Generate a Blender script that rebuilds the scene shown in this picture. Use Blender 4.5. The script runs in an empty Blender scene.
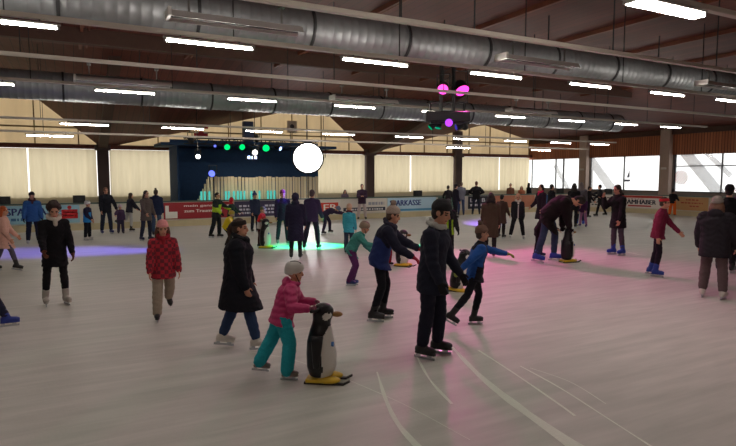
import bpy, bmesh, math, random
import numpy as np
from mathutils import Vector, Matrix, noise as mnoise
random.seed(4)
sc = bpy.context.scene
COL = sc.collection
V3 = Vector
R = math.radians
# ------------------------------------------------------------------ camera
F_PX, HC = 560.0, 2.05
YAW = math.atan2(1052, 560) ; YAW = math.pi/2 - YAW          # angle of the view direction from +Y towards +X
FWD = (math.sin(YAW), math.cos(YAW)); RGT = (math.cos(YAW), -math.sin(YAW))
PITCH = math.atan2(47, 560)
cam_d = bpy.data.cameras.new('camera'); cam = bpy.data.objects.new('camera', cam_d); COL.objects.link(cam)
cam.location = (0, 0, HC); cam.rotation_euler = (math.pi/2 - PITCH, 0, -YAW)
cam_d.sensor_width = 36; cam_d.lens = F_PX/736*36; cam_d.clip_end = 300
sc.camera = cam

def ray(px, py):
    a, b = (px-368)/F_PX, (223-py)/F_PX
    cp, sp = math.cos(PITCH), math.sin(PITCH)
    h = cp + b*sp; z = -sp + b*cp
    return V3((FWD[0]*h + RGT[0]*a, FWD[1]*h + RGT[1]*a, z))
def on_z(px, py, z=0.0):
    r = ray(px, py); k = (z-HC)/r.z
    return V3((r.x*k, r.y*k, z))
def on_y(px, py, y):
    r = ray(px, py); k = y/r.y
    return V3((r.x*k, y, HC + r.z*k))
def on_x(px, py, x):
    r = ray(px, py); k = x/r.x
    return V3((x, r.y*k, HC + r.z*k))

# ------------------------------------------------------------------ materials
def lin(c):
    c = c/255.0
    return c/12.92 if c <= 0.04045 else ((c+0.055)/1.055)**2.4
def col(r, g, b): return (lin(r), lin(g), lin(b), 1)
_mats = {}
def principled(name):
    m = bpy.data.materials.new(name); m.use_nodes = True
    nt = m.node_tree; return m, nt, nt.nodes['Principled BSDF']
def link(nt, a, b): nt.links.new(a, b)
def mat(name, rgb, rough=0.6, metal=0.0, bump=0.0, scale=40.0, vary=0.0, spec=0.5):
    key = (name, rgb, rough, metal, bump, scale, vary)
    if key in _mats: return _mats[key]
    m, nt, b = principled(name)
    c = col(*rgb)
    b.inputs['Base Color'].default_value = c
    b.inputs['Roughness'].default_value = rough; b.inputs['Metallic'].default_value = metal
    b.inputs['Specular IOR Level'].default_value = spec
    if bump or vary:
        tc = nt.nodes.new('ShaderNodeTexCoord'); n = nt.nodes.new('ShaderNodeTexNoise')
        n.inputs['Scale'].default_value = scale; n.inputs['Detail'].default_value = 4
        link(nt, tc.outputs['Object'], n.inputs['Vector'])
        if bump:
            bp = nt.nodes.new('ShaderNodeBump'); bp.inputs['Strength'].default_value = bump; bp.inputs['Distance'].default_value = 0.01
            link(nt, n.outputs['Fac'], bp.inputs['Height']); link(nt, bp.outputs['Normal'], b.inputs['Normal'])
        if vary:
            mx = nt.nodes.new('ShaderNodeMix'); mx.data_type = 'RGBA'
            mx.inputs['A'].default_value = tuple(x*(1-vary) for x in c[:3])+(1,)
            mx.inputs['B'].default_value = tuple(min(1, x*(1+vary)) for x in c[:3])+(1,)
            link(nt, n.outputs['Fac'], mx.inputs['Factor']); link(nt, mx.outputs['Result'], b.inputs['Base Color'])
    _mats[key] = m
    return m
def cloth(rgb): return mat('woven_cloth', tuple(rgb), 0.85, 0, 0.35, 55.0, 0.18, 0.25)
def puffer(rgb):
    key = ('puffer', tuple(rgb))
    if key in _mats: return _mats[key]
    m, nt, b = principled('quilted_cloth'); c = col(*rgb)
    b.inputs['Roughness'].default_value = 0.55
    tc = nt.nodes.new('ShaderNodeTexCoord'); w = nt.nodes.new('ShaderNodeTexWave'); w.bands_direction = 'Z'
    w.inputs['Scale'].default_value = 5.0; w.inputs['Distortion'].default_value = 2.2; w.inputs['Detail'].default_value = 2
    link(nt, tc.outputs['Object'], w.inputs['Vector'])
    bp = nt.nodes.new('ShaderNodeBump'); bp.inputs['Strength'].default_value = 0.6; bp.inputs['Distance'].default_value = 0.012
    link(nt, w.outputs['Fac'], bp.inputs['Height']); link(nt, bp.outputs['Normal'], b.inputs['Normal'])
    b.inputs['Base Color'].default_value = c
    _mats[key] = m; return m
def plaid(a, bb):
    m, nt, b = principled('plaid_cloth'); b.inputs['Roughness'].default_value = 0.9
    tc = nt.nodes.new('ShaderNodeTexCoord'); ck = nt.nodes.new('ShaderNodeTexChecker'); ck.inputs['Scale'].default_value = 19
    n = nt.nodes.new('ShaderNodeTexNoise'); n.inputs['Scale'].default_value = 12
    link(nt, tc.outputs['Object'], ck.inputs['Vector']); ck.inputs['Color1'].default_value = col(*a); ck.inputs['Color2'].default_value = col(*bb)
    link(nt, ck.outputs['Color'], b.inputs['Base Color'])
    return m
def emit(name, rgb, s):
    key = (name, rgb, s)
    if key in _mats: return _mats[key]
    m = bpy.data.materials.new(name); m.use_nodes = True; nt = m.node_tree; nt.nodes.clear()
    e = nt.nodes.new('ShaderNodeEmission'); o = nt.nodes.new('ShaderNodeOutputMaterial')
    e.inputs['Color'].default_value = (*rgb, 1); e.inputs['Strength'].default_value = s
    link(nt, e.outputs[0], o.inputs[0]); _mats[key] = m; return m
def wood(name, a, b_, plank=0.25, axis='X', rough=0.7, gap=0.04):
    """boards running across `axis`: colour differs from board to board, dark joints, grain along the board"""
    m, nt, b = principled(name)
    N = nt.nodes.new
    tc = N('ShaderNodeTexCoord'); sep = N('ShaderNodeSeparateXYZ'); link(nt, tc.outputs['Object'], sep.inputs[0])
    d = N('ShaderNodeMath'); d.operation = 'DIVIDE'; d.inputs[1].default_value = plank; link(nt, sep.outputs[axis], d.inputs[0])
    fl = N('ShaderNodeMath'); fl.operation = 'FLOOR'; link(nt, d.outputs[0], fl.inputs[0])
    fr = N('ShaderNodeMath'); fr.operation = 'FRACT'; link(nt, d.outputs[0], fr.inputs[0])
    wn = N('ShaderNodeTexWhiteNoise'); wn.noise_dimensions = '1D'; link(nt, fl.outputs[0], wn.inputs['W'])
    gr = N('ShaderNodeTexNoise'); gr.inputs['Scale'].default_value = 3; gr.inputs['Detail'].default_value = 6
    mp = N('ShaderNodeMapping'); mp.inputs['Scale'].default_value = {'X': (9, .6, 9), 'Y': (.6, 9, 9), 'Z': (.6, .6, 9)}[axis]
    link(nt, tc.outputs['Object'], mp.inputs[0]); link(nt, mp.outputs[0], gr.inputs['Vector'])
    ad = N('ShaderNodeMath'); ad.operation = 'MULTIPLY_ADD'; ad.inputs[1].default_value = 0.6
    link(nt, wn.outputs['Value'], ad.inputs[0]); 
    g2 = N('ShaderNodeMath'); g2.operation = 'MULTIPLY'; g2.inputs[1].default_value = 0.5; link(nt, gr.outputs['Fac'], g2.inputs[0]); link(nt, g2.outputs[0], ad.inputs[2])
    mx = N('ShaderNodeMix'); mx.data_type = 'RGBA'; mx.inputs['A'].default_value = col(*a); mx.inputs['B'].default_value = col(*b_)
    link(nt, ad.outputs[0], mx.inputs['Factor'])
    lt = N('ShaderNodeMath'); lt.operation = 'LESS_THAN'; lt.inputs[1].default_value = gap; link(nt, fr.outputs[0], lt.inputs[0])
    m2 = N('ShaderNodeMix'); m2.data_type = 'RGBA'; m2.inputs['B'].default_value = (.008, .006, .005, 1)
    link(nt, lt.outputs[0], m2.inputs['Factor']); link(nt, mx.outputs['Result'], m2.inputs['A'])
    link(nt, m2.outputs['Result'], b.inputs['Base Color']); b.inputs['Roughness'].default_value = rough
    return m
def translucent(name, rgb, trans=0.5, fold=0.0):
    m = bpy.data.materials.new(name); m.use_nodes = True; nt = m.node_tree; nt.nodes.clear(); N = nt.nodes.new
    o = N('ShaderNodeOutputMaterial'); d = N('ShaderNodeBsdfDiffuse'); t = N('ShaderNodeBsdfTranslucent'); mx = N('ShaderNodeMixShader')
    tc = N('ShaderNodeTexCoord'); n = N('ShaderNodeTexNoise'); n.inputs['Scale'].default_value = 1.2; n.inputs['Detail'].default_value = 5
    mp = N('ShaderNodeMapping'); mp.inputs['Scale'].default_value = (3, 3, .5); link(nt, tc.outputs['Object'], mp.inputs[0]); link(nt, mp.outputs[0], n.inputs['Vector'])
    c = col(*rgb); cm = N('ShaderNodeMix'); cm.data_type = 'RGBA'
    cm.inputs['A'].default_value = tuple(x*.78 for x in c[:3])+(1,); cm.inputs['B'].default_value = c
    link(nt, n.outputs['Fac'], cm.inputs['Factor'])
    link(nt, cm.outputs['Result'], d.inputs['Color']); link(nt, cm.outputs['Result'], t.inputs['Color'])
    mx.inputs[0].default_value = trans
    link(nt, d.outputs[0], mx.inputs[1]); link(nt, t.outputs[0], mx.inputs[2]); link(nt, mx.outputs[0], o.inputs[0])
    return m

# ------------------------------------------------------------------ mesh collector
class MB:
    def __init__(s): s.v = []; s.f = []; s.m = []
    def add(s, vs, fs, mi=0):
        o = len(s.v); s.v += [tuple(v) for v in vs]; s.f += [tuple(i+o for i in f) for f in fs]; s.m += [mi]*len(fs)
    def box(s, c, size, rot=None, mi=0):
        hx, hy, hz = (x/2 for x in size); c = V3(c)
        vs = [V3((x*hx, y*hy, z*hz)) for x in (-1, 1) for y in (-1, 1) for z in (-1, 1)]
        if rot is not None: vs = [rot @ v for v in vs]
        s.add([v+c for v in vs], [(0,1,3,2),(4,6,7,5),(0,4,5,1),(2,3,7,6),(0,2,6,4),(1,5,7,3)], mi)
    def obox(s, c, X, Y, Z, size, mi=0):
        M = Matrix((X, Y, Z)).transposed(); s.box(c, size, M, mi)
    def bar(s, p0, p1, w, h, mi=0):
        p0, p1 = V3(p0), V3(p1); d = p1-p0; L = d.length; d.normalize()
        up = V3((0,0,1)) if abs(d.z) < .95 else V3((1,0,0))
        X = d.cross(up).normalized(); Z = X.cross(d).normalized()
        s.obox((p0+p1)/2, X, d, Z, (w, L, h), mi)
    def loft(s, secs, n=16, mi=0):
        """secs: (centre, X, Y, half_x, half_y)"""
        vs = []; fs = []
        for c, X, Y, a, b in secs:
            for k in range(n):
                t = 2*math.pi*k/n
                vs.append(V3(c) + X*(a*math.cos(t)) + Y*(b*math.sin(t)))
        m = len(secs)
        for i in range(m-1):
            for k in range(n):
                k2 = (k+1) % n
                fs.append((i*n+k, i*n+k2, (i+1)*n+k2, (i+1)*n+k))
        fs.append(tuple(range(n-1, -1, -1))); fs.append(tuple((m-1)*n+k for k in range(n)))
        s.add(vs, fs, mi)
    def ell(s, c, X, Y, Z, rx, ry, rz, n=14, m=9, mi=0):
        secs = []
        for i in range(m+1):
            t = -math.pi/2 + math.pi*(i+0.0)/m
            ct = max(math.cos(t), .03)
            secs.append((V3(c)+Z*(rz*math.sin(t)), X, Y, rx*ct, ry*ct))
        s.loft(secs, n, mi)
    def sph(s, c, r, n=12, m=8, mi=0): s.ell(c, V3((1,0,0)), V3((0,1,0)), V3((0,0,1)), r, r, r, n, m, mi)
    def cap(s, p0, r0, p1, r1, n=12, mi=0):
        p0, p1 = V3(p0), V3(p1); d = p1-p0
        if d.length < 1e-5: s.sph(p0, max(r0, r1), n, 8, mi); return
        L = d.length; d = d/L
        up = V3((0,0,1)) if abs(d.z) < .9 else V3((0,1,0))
        X = d.cross(up).normalized(); Y = d.cross(X).normalized()
        secs = []
        for a in (-80, -55, -28): secs.append((p0+d*(r0*math.sin(R(a))), X, Y, r0*math.cos(R(a)), r0*math.cos(R(a))))
        secs += [(p0, X, Y, r0, r0), (p1, X, Y, r1, r1)]
        for a in (28, 55, 80): secs.append((p1+d*(r1*math.sin(R(a))), X, Y, r1*math.cos(R(a)), r1*math.cos(R(a))))
        s.loft(secs, n, mi)
    def cyl(s, p0, p1, r, n=16, r1=None, mi=0):
        p0, p1 = V3(p0), V3(p1); d = (p1-p0).normalized()
        up = V3((0,0,1)) if abs(d.z) < .9 else V3((0,1,0))
        X = d.cross(up).normalized(); Y = d.cross(X).normalized()
        s.loft([(p0, X, Y, r, r), (p1, X, Y, r if r1 is None else r1, r if r1 is None else r1)], n, mi)
    def poly(s, pts, off, mi=0):
        """prism: closed outline pushed along vector off"""
        n = len(pts); off = V3(off)
        vs = [V3(p) for p in pts] + [V3(p)+off for p in pts]
        fs = [tuple(range(n-1, -1, -1)), tuple(range(n, 2*n))] + [(i, (i+1) % n, n+(i+1) % n, n+i) for i in range(n)]
        s.add(vs, fs, mi)
    def mesh(s, name, mats, smooth=False):
        me = bpy.data.meshes.new(name); me.from_pydata(s.v, [], s.f)
        for m in (mats if isinstance(mats, (list, tuple)) else [mats]): me.materials.append(m)
        if any(s.m): me.polygons.foreach_set('material_index', s.m)
        bm = bmesh.new(); bm.from_mesh(me); bmesh.ops.recalc_face_normals(bm, faces=bm.faces); bm.to_mesh(me); bm.free()
        if smooth: me.polygons.foreach_set('use_smooth', [True]*len(me.polygons))
        me.update(); return me
    def build(s, name, mats, parent=None, smooth=False, bevel=0.0):
        o = bpy.data.objects.new(name, s.mesh(name, mats, smooth)); COL.objects.link(o)
        if parent is not None: o.parent = parent
        if bevel:
            b = o.modifiers.new('bevel', 'BEVEL'); b.width = bevel; b.segments = 2; b.limit_method = 'ANGLE'
        return o
def empty(name, loc=(0,0,0), rz=0.0):
    o = bpy.data.objects.new(name, None); COL.objects.link(o); o.location = loc; o.rotation_euler = (0,0,rz); return o
def tag(o, label=None, cat=None, group=None, kind=None):
    if label: o['label'] = label
    if cat: o['category'] = cat
    if group: o['group'] = group
    if kind: o['kind'] = kind
    return o
def copy_tree(o, parent=None):
    c = o.copy(); COL.objects.link(c)
    if parent is not None: c.parent = parent
    for ch in list(o.children): copy_tree(ch, c)
    return c
NTH = ['first','second','third','fourth','fifth','sixth','seventh','eighth','ninth','tenth','eleventh','twelfth','thirteenth','fourteenth','fifteenth','sixteenth','seventeenth','eighteenth']
X1, Y1, Z1 = V3((1,0,0)), V3((0,1,0)), V3((0,0,1))

# ------------------------------------------------------------------ setting
M_beam = mat('dark_timber', (74, 48, 38), .7, 0, .2, 8, .25)
M_conc = mat('grey_concrete', (120, 112, 105), .85, 0, .2, 6, .15)
M_zinc = mat('galvanised_sheet', (138, 140, 142), .5, .6, .08, 6, .12)
M_seam = mat('dark_seam', (50, 50, 52), .6, .4)
M_rail = mat('painted_rail', (190, 180, 168), .55)
M_black = mat('black_housing', (16, 16, 18), .5)
M_white = mat('white_enamel', (222, 220, 214), .5)
M_steel = mat('polished_steel', (190, 195, 200), .28, 1)

def ice_material():
    m, nt, b = principled('scratched_ice'); N = nt.nodes.new
    tc = N('ShaderNodeTexCoord')
    def noise(scale, rot, sc_, det=4):
        mp = N('ShaderNodeMapping'); mp.inputs['Rotation'].default_value = (0, 0, R(rot)); mp.inputs['Scale'].default_value = sc_
        n = N('ShaderNodeTexNoise'); n.inputs['Scale'].default_value = scale; n.inputs['Detail'].default_value = det
        link(nt, tc.outputs['Object'], mp.inputs[0]); link(nt, mp.outputs[0], n.inputs['Vector']); return n
    big = noise(.35, 10, (1, 1, 1)); s1 = noise(1.1, 35, (.5, 5, 1), 8); s2 = noise(1.3, -12, (.4, 6, 1), 8); fine = noise(26, 0, (1, 1, 1), 3)
    mx = N('ShaderNodeMath'); mx.operation = 'MAXIMUM'; link(nt, s1.outputs['Fac'], mx.inputs[0]); link(nt, s2.outputs['Fac'], mx.inputs[1])
    rp = N('ShaderNodeMapRange'); rp.inputs['From Min'].default_value = .42; rp.inputs['From Max'].default_value = .78; link(nt, mx.outputs[0], rp.inputs['Value'])
    ad = N('ShaderNodeMath'); ad.operation = 'MULTIPLY_ADD'; ad.inputs[1].default_value = .42
    link(nt, rp.outputs[0], ad.inputs[0]); b2 = N('ShaderNodeMath'); b2.operation = 'MULTIPLY'; b2.inputs[1].default_value = .6
    link(nt, big.outputs['Fac'], b2.inputs[0]); link(nt, b2.outputs[0], ad.inputs[2])
    s3 = noise(3.2, 62, (.45, 2.6, 1), 6); ad0 = ad; ad = N('ShaderNodeMath'); ad.operation = 'MULTIPLY_ADD'; ad.inputs[1].default_value = .55
    s3c = N('ShaderNodeMath'); s3c.operation = 'SUBTRACT'; s3c.inputs[1].default_value = .5; link(nt, s3.outputs['Fac'], s3c.inputs[0]); link(nt, s3c.outputs[0], ad.inputs[0]); link(nt, ad0.outputs[0], ad.inputs[2])
    cm = N('ShaderNodeMix'); cm.data_type = 'RGBA'; cm.inputs['A'].default_value = (.44, .445, .395, 1); cm.inputs['B'].default_value = (.80, .765, .715, 1)
    link(nt, ad.outputs[0], cm.inputs['Factor']); link(nt, cm.outputs['Result'], b.inputs['Base Color'])
    rr = N('ShaderNodeMapRange'); rr.inputs['To Min'].default_value = .36; rr.inputs['To Max'].default_value = .62; link(nt, ad.outputs[0], rr.inputs['Value'])
    link(nt, rr.outputs[0], b.inputs['Roughness'])
    bp = N('ShaderNodeBump'); bp.inputs['Strength'].default_value = .25; bp.inputs['Distance'].default_value = .008
    h = N('ShaderNodeMath'); h.operation = 'ADD'; link(nt, ad.outputs[0], h.inputs[0]); link(nt, fine.outputs['Fac'], h.inputs[1])
    link(nt, h.outputs[0], bp.inputs['Height']); link(nt, bp.outputs['Normal'], b.inputs['Normal'])
    b.inputs['Specular IOR Level'].default_value = .28
    return m
XL, YF, VW, UW = -13.0, -4.0, 32.5, 31.5
fl = MB(); fl.add([(XL, YF, 0), (UW+.4, YF, 0), (UW+.4, VW+.4, 0), (XL, VW+.4, 0)], [(0,1,2,3)])
tag(fl.build('floor', ice_material()), 'pale scratched ice sheet of the rink', 'ice', kind='structure')

# --- rink barrier path
FV, EU, CR = 23.8, 28.0, 4.5
S_A = (EU-CR) - XL; S_B = S_A + CR*math.pi/2
S_END = S_B + (FV-CR) - YF
def bpath(s):
    if s <= S_A: return V3((XL+s, FV, 0)), V3((0, -1, 0))
    if s <= S_B:
        a = math.pi/2 - (s-S_A)/CR
        d = V3((math.cos(a), math.sin(a), 0)); return V3((EU-CR, FV-CR, 0)) + d*CR, -d
    return V3((EU, FV-CR-(s-S_B), 0)), V3((-1, 0, 0))
_tab = []
for i in range(0, 1000):
    s_ = S_END*i/1000; p, n = bpath(s_)
    a = p.x*RGT[0]+p.y*RGT[1]; d = p.x*FWD[0]+p.y*FWD[1]
    if d > 1: _tab.append((368+F_PX*a/d/1.0, s_))
def s_at(px):
    best = min(_tab, key=lambda t: abs(t[0]-px)); return best[1]
def sweep(mb, s0, s1, prof, step=.45, mi=0):
    n = max(1, int(math.ceil((s1-s0)/step))); m = len(prof); vs = []; fs = []
    for i in range(n+1):
        p, nn = bpath(s0+(s1-s0)*i/n)
        for (o, z) in prof: vs.append(p + nn*o + Z1*z)
    for i in range(n):
        for k in range(m):
            k2 = (k+1) % m; fs.append((i*m+k, i*m+k2, (i+1)*m+k2, (i+1)*m+k))
    fs.append(tuple(range(m))); fs.append(tuple(n*m+k for k in range(m-1, -1, -1)))
    mb.add(vs, fs, mi)
bar_root = empty('rink_barrier', (0, 0, 0)); tag(bar_root, 'white dasher boards around the far side of the ice', 'barrier', kind='structure')
M_board = mat('white_board', (205, 200, 186), .5, 0, .05, 4, .08)
a = MB(); sweep(a, 0, S_END, [(0, .24), (0, .99), (-.12, .99), (-.12, .24)]); a.build('board', M_board, bar_root)
a = MB(); sweep(a, 0, S_END, [(.025, 0), (.025, .25), (-.12, .25), (-.12, 0)]); a.build('kick_plate', mat('yellowed_plastic', (196, 182, 146), .5, 0, .05, 5, .1), bar_root)
a = MB(); sweep(a, 0, S_END, [(.03, .99), (.03, 1.04), (-.15, 1.04), (-.15, .99)]); a.build('top_rail', mat('dark_green_rail', (70, 92, 84), .5), bar_root)
# walkway behind the barrier
wk = MB(); wk.box(((XL+UW)/2, (FV+.14+VW)/2, -.02+.03), (UW-XL, VW-FV-.14, .06)); wk.build('floor_walkway', M_conc)['kind'] = 'structure'

# --- text helpers
_txt = []
def text_mesh(body, size):
    cu = bpy.data.curves.new('lettering', 'FONT'); cu.body = body; cu.size = size; cu.resolution_u = 2
    o = bpy.data.objects.new('lettering', cu); COL.objects.link(o)
    bpy.context.view_layer.update()
    me = bpy.data.meshes.new_from_object(o.evaluated_get(bpy.context.evaluated_depsgraph_get()))
    COL.objects.unlink(o); bpy.data.objects.remove(o)
    vs = [v.co.copy() for v in me.vertices]; fs = [tuple(p.vertices) for p in me.polygons]; bpy.data.meshes.remove(me)
    return vs, fs
def ad_text(board, body, s0, s1, z0, z1, m, bold=0.0, name='lettering'):
    vs, fs = text_mesh(body, 1.0)
    x0, x1 = min(v.x for v in vs), max(v.x for v in vs); y0, y1 = min(v.y for v in vs), max(v.y for v in vs)
    out = []
    for dx in ([0] if not bold else [-bold, 0, bold]):
        o = len(out)
        for v in vs:
            s_ = s0 + (v.x-x0)/(x1-x0)*(s1-s0) + dx; p, n = bpath(s_)
            out.append(p + n*(.034 + .0006*dx/max(bold, 1e-6)) + Z1*(z0+(v.y-y0)/(y1-y0)*(z1-z0)))
    allf = []
    for k in range(len(out)//len(vs)): allf += [tuple(i+k*len(vs) for i in f) for f in fs]
    mb = MB(); mb.add(out, allf); return mb.build(name, m, board)
def board(px0, px1, rgb, label, z0=.30, z1=.97, rough=.45):
    s0, s1 = s_at(px0), s_at(px1)
    p, n = bpath((s0+s1)/2)
    mb = MB(); sweep(mb, s0, s1, [(.006, z0), (.030, z0), (.030, z1), (.006, z1)], .3)
    o = mb.build('advertising_board', mat('printed_board', rgb, rough))
    tag(o, label, 'advertising board', 'advertising boards along the rink barrier'); return o, s0, s1
def strip(b, s0, s1, z0, z1, rgb, name='printed_band'):
    mb = MB(); sweep(mb, s0, s1, [(.030, z0), (.033, z0), (.033, z1), (.030, z1)], .3); return mb.build(name, mat('printed_ink', rgb, .5), b)
def scribble(b, s0, s1, z0, z1, rgb, seed=1, name='small_print'):
    rr = random.Random(seed); mb = MB(); s = s0
    while s < s1:
        w = rr.uniform(.05, .16); w = min(w, s1-s)
        sweep(mb, s, s+w, [(.030, z0), (.0335, z0), (.0335, z1*rr.uniform(.985, 1)), (.030, z1)], .3); s += w + rr.uniform(.03, .06)
    return mb.build(name, mat('printed_ink', rgb, .5), b)
INK = lambda *c: mat('printed_ink', c, .5)
b, s0, s1 = board(1, 80, (150, 196, 214), 'pale blue board lettered SPARKASSE behind the curly haired boy')
ad_text(b, 'SPARKASSE', s_at(6), s_at(60), .62, .88, INK(24, 40, 110), .012); scribble(b, s_at(10), s_at(42), .42, .52, (60, 110, 150), 2)
def sparkassen_mark(b, s, z):
    strip(b, s-.27, s+.27, z-.2, z+.14, (196, 24, 34), 'emblem')
    strip(b, s-.16, s+.27, z+.02, z+.05, (235, 235, 235), 'emblem'); strip(b, s-.27, s+.16, z-.11, z-.08, (235, 235, 235), 'emblem')
    p, n = bpath(s); mb = MB(); mb.cyl(p+n*.03+Z1*(z+.22), p+n*.036+Z1*(z+.22), .07, 16); mb.build('emblem', INK(196, 24, 34), b)
sparkassen_mark(b, s_at(70), .66)
b, s0, s1 = board(163, 232, (150, 26, 38), 'red board with two white lines of text below the slatted stage')
ad_text(b, 'mein ganz mehr', s_at(184), s_at(229), .76, .88, INK(235, 225, 220), .006); ad_text(b, 'zum Traumhaus', s_at(184), s_at(222), .56, .68, INK(235, 225, 220), .006)
strip(b, s_at(164), s_at(177), .33, .60, (224, 222, 214)); strip(b, s_at(164), s_at(169), .6, .85, (224, 222, 214))
b, s0, s1 = board(234, 288, (52, 44, 74), 'dark blue board with rows of small white text below the stage')
for k, z in enumerate((.72, .57, .42)):
    scribble(b, s_at(238), s_at(254), z, z+.08, (200, 200, 214), 5+k); scribble(b, s_at(264), s_at(281), z, z+.08, (200, 200, 214), 15+k)
b, s0, s1 = board(296, 340, (222, 214, 204), 'white board with a red block lettered ER', .30)
strip(b, s_at(312), s_at(338), .36, .82, (214, 66, 44)); ad_text(b, 'ER', s_at(323), s_at(336), .46, .74, INK(240, 236, 228), .01)
b, s0, s1 = board(341, 386, (214, 206, 196), 'white board with a dark lower band behind the man in light trousers')
strip(b, s_at(343), s_at(385), .38, .55, (44, 46, 66)); scribble(b, s_at(345), s_at(383), .42, .50, (214, 210, 210), 21); scribble(b, s_at(368), s_at(384), .66, .80, (150, 150, 160), 22)
b, s0, s1 = board(387, 436, (178, 206, 222), 'pale blue board lettered SPARKASSE left of the tall man')
ad_text(b, 'SPARKASSE', s_at(389.5), s_at(421), .58, .86, INK(22, 44, 116), .015); strip(b, s_at(388), s_at(436), .32, .42, (70, 140, 178))
b, s0, s1 = board(438, 453, (70, 110, 92), 'dark green board beside the dark skater at the barrier')
b, s0, s1 = board(468, 489, (22, 24, 36), 'black board with white letters behind the man with hands on hips')
ad_text(b, 'L A B', s_at(470), s_at(485), .66, .86, INK(225, 225, 230), .008); scribble(b, s_at(470), s_at(485), .44, .56, (215, 215, 220), 23)
b, s0, s1 = board(492, 534, (178, 112, 84), 'brownish orange board behind the blond child')
b, s0, s1 = board(546, 553, (40, 96, 160), 'narrow blue board right of the woman with pink scarf')
b, s0, s1 = board(554, 570, (222, 206, 184), 'cream board lettered Caro in red'); ad_text(b, 'Caro', s_at(555), s_at(567), .56, .88, INK(190, 52, 40), .01)
b, s0, s1 = board(586, 614, (206, 200, 192), 'white board with scattered black text behind the pair in black')
for k in range(4): scribble(b, s_at(590+2*(k % 2)), s_at(611-2*k), .78-.13*k, .84-.13*k, (40, 36, 40), 31+k)
b, s0, s1 = board(618, 663, (222, 214, 208), 'white board with red bands lettered AMHABER')
strip(b, s_at(618), s_at(663), .84, .965, (176, 52, 44)); ad_text(b, 'AMHABER', s_at(627), s_at(656.5), .50, .74, INK(24, 26, 52), .02)
strip(b, s_at(628), s_at(652), .36, .44, (180, 56, 66)); scribble(b, s_at(628), s_at(644), .765, .80, (150, 80, 80), 41)
b, s0, s1 = board(676, 709, (196, 150, 98), 'tan board with red lines of text under the striped circle')
for k, (x0, x1) in enumerate(((687, 699), (681, 703), (690, 700))): scribble(b, s_at(x0), s_at(x1), .80-.16*k, .865-.16*k, (168, 60, 44), 51+k)
b, s0, s1 = board(711, 760, (176, 150, 122), 'dull tan board at the right end of the barrier')

# --- columns, walls
ZW = 3.5
cols_far = [1.6, 9.3, 17.3, 24.4]
names_far = ['left of the stage', 'behind the stage lights', 'behind the man in light trousers', 'behind the two chatting men']
for u, w in zip(cols_far, names_far):
    mb = MB(); mb.box((u, VW-.15, 2.6), (.55, .5, 5.2)); mb.box((u, VW-.15, .25), (.7, .6, .5)); mb.box((u, VW-.18, 3.5), (.75, .6, .25))
    o = mb.build('column', mat('brown_column', (84, 66, 62) if u != 9.3 else (72, 84, 120), .7, 0, .1, 5, .1), bevel=.02)
    tag(o, 'dark timber column in the curtained wall ' + w, 'column', kind='structure')
cols_end = [27.2, 21.2, 15.0]
for v, w in zip(cols_end, ['right of the bright corner window', 'between the two right windows', 'beyond the striped circle window']):
    mb = MB(); mb.box((UW-.1, v, 2.4), (.5, .62, 4.8)); mb.box((UW-.14, v, .2), (.6, .75, .4)); mb.box((UW-.37, v, 2.5), (.04, .34, .12), mi=1)
    o = mb.build('column', [mat('grey_column', (176, 154, 142), .7, 0, .1, 5, .1), mat('sign_plate', (210, 205, 200), .5)], bevel=.02)
    tag(o, 'grey brown column ' + w, 'column', kind='structure')
# far wall: parapet, brown beam, pale upper panel behind the folded roof
w = MB(); w.box(((XL+UW)/2, VW+.15, .5), (UW-XL+.8, .3, 1.0)); 
o = w.build('wall_back', mat('cream_wall', (196, 186, 160), .8, 0, .1, 4, .1)); o['kind'] = 'structure'
w = MB(); w.box(((XL+UW)/2, VW-.05, ZW+.05), (UW-XL, .35, .22)); w.build('trim_1', mat('red_brown_timber', (104, 54, 40), .7, 0, .1, 5, .2))['kind'] = 'structure'
M_panel = translucent('pale_upper_sheet', (238, 224, 198), .55)
w = MB(); w.box(((XL+UW)/2, VW+.12, 5.1), (UW-XL+.8, .04, 3.1)); w.build('wall_back_upper', M_panel)['kind'] = 'structure'
w = MB()
u = XL
while u < UW:
    w.box((u, VW+.06, 5.0), (.06, .06, 2.9)); u += 1.93
w.box(((XL+UW)/2, VW+.04, 4.5), (UW-XL, .06, .08)); w.build('trim_2', mat('ochre_batten', (150, 126, 88), .7))['kind'] = 'structure'
# curtains: two per bay, wavy sheets
M_curt = translucent('cream_curtain', (232, 220, 188), .47)
edges = [-13.0, -5.8] + cols_far + [31.6]
cn = 0
bayname = ['far left bay', 'bay left of the stage', 'stage bay', 'bay behind the floodlight', 'bay above the second SPARKASSE board', 'corner bay']
for bi in range(len(edges)-1):
    u0, u1 = edges[bi]+.31, edges[bi+1]-.31; mid = (u0+u1)/2 + [0, .35, 0, .3, -.35, .3][bi]
    for side, (c0, c1) in enumerate(((u0, mid-.035), (mid+.035, u1))):
        n = int((c1-c0)/.045); vs = []; rr = random.Random(bi*2+side); ph = rr.uniform(0, 6)
        for i in range(n+1):
            x = c0+(c1-c0)*i/n
            y = VW-.12 + .035*math.sin(x*9+ph) + .02*math.sin(x*21.7+ph*2)
            for z, k in ((.96, 1.0), (2.2, .9), (ZW-.08, .5)): vs.append((x, VW-.12+(y-VW+.12)*k, z))
        fs = [(i*3+j, (i+1)*3+j, (i+1)*3+j+1, i*3+j+1) for i in range(n) for j in range(2)]
        mb = MB(); mb.add(vs, fs); o = mb.build('curtain', M_curt, smooth=True)
        tag(o, ('left' if side == 0 else 'right') + ' cream curtain half of the ' + bayname[bi], 'curtain', 'cream curtains along the far wall')
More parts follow.
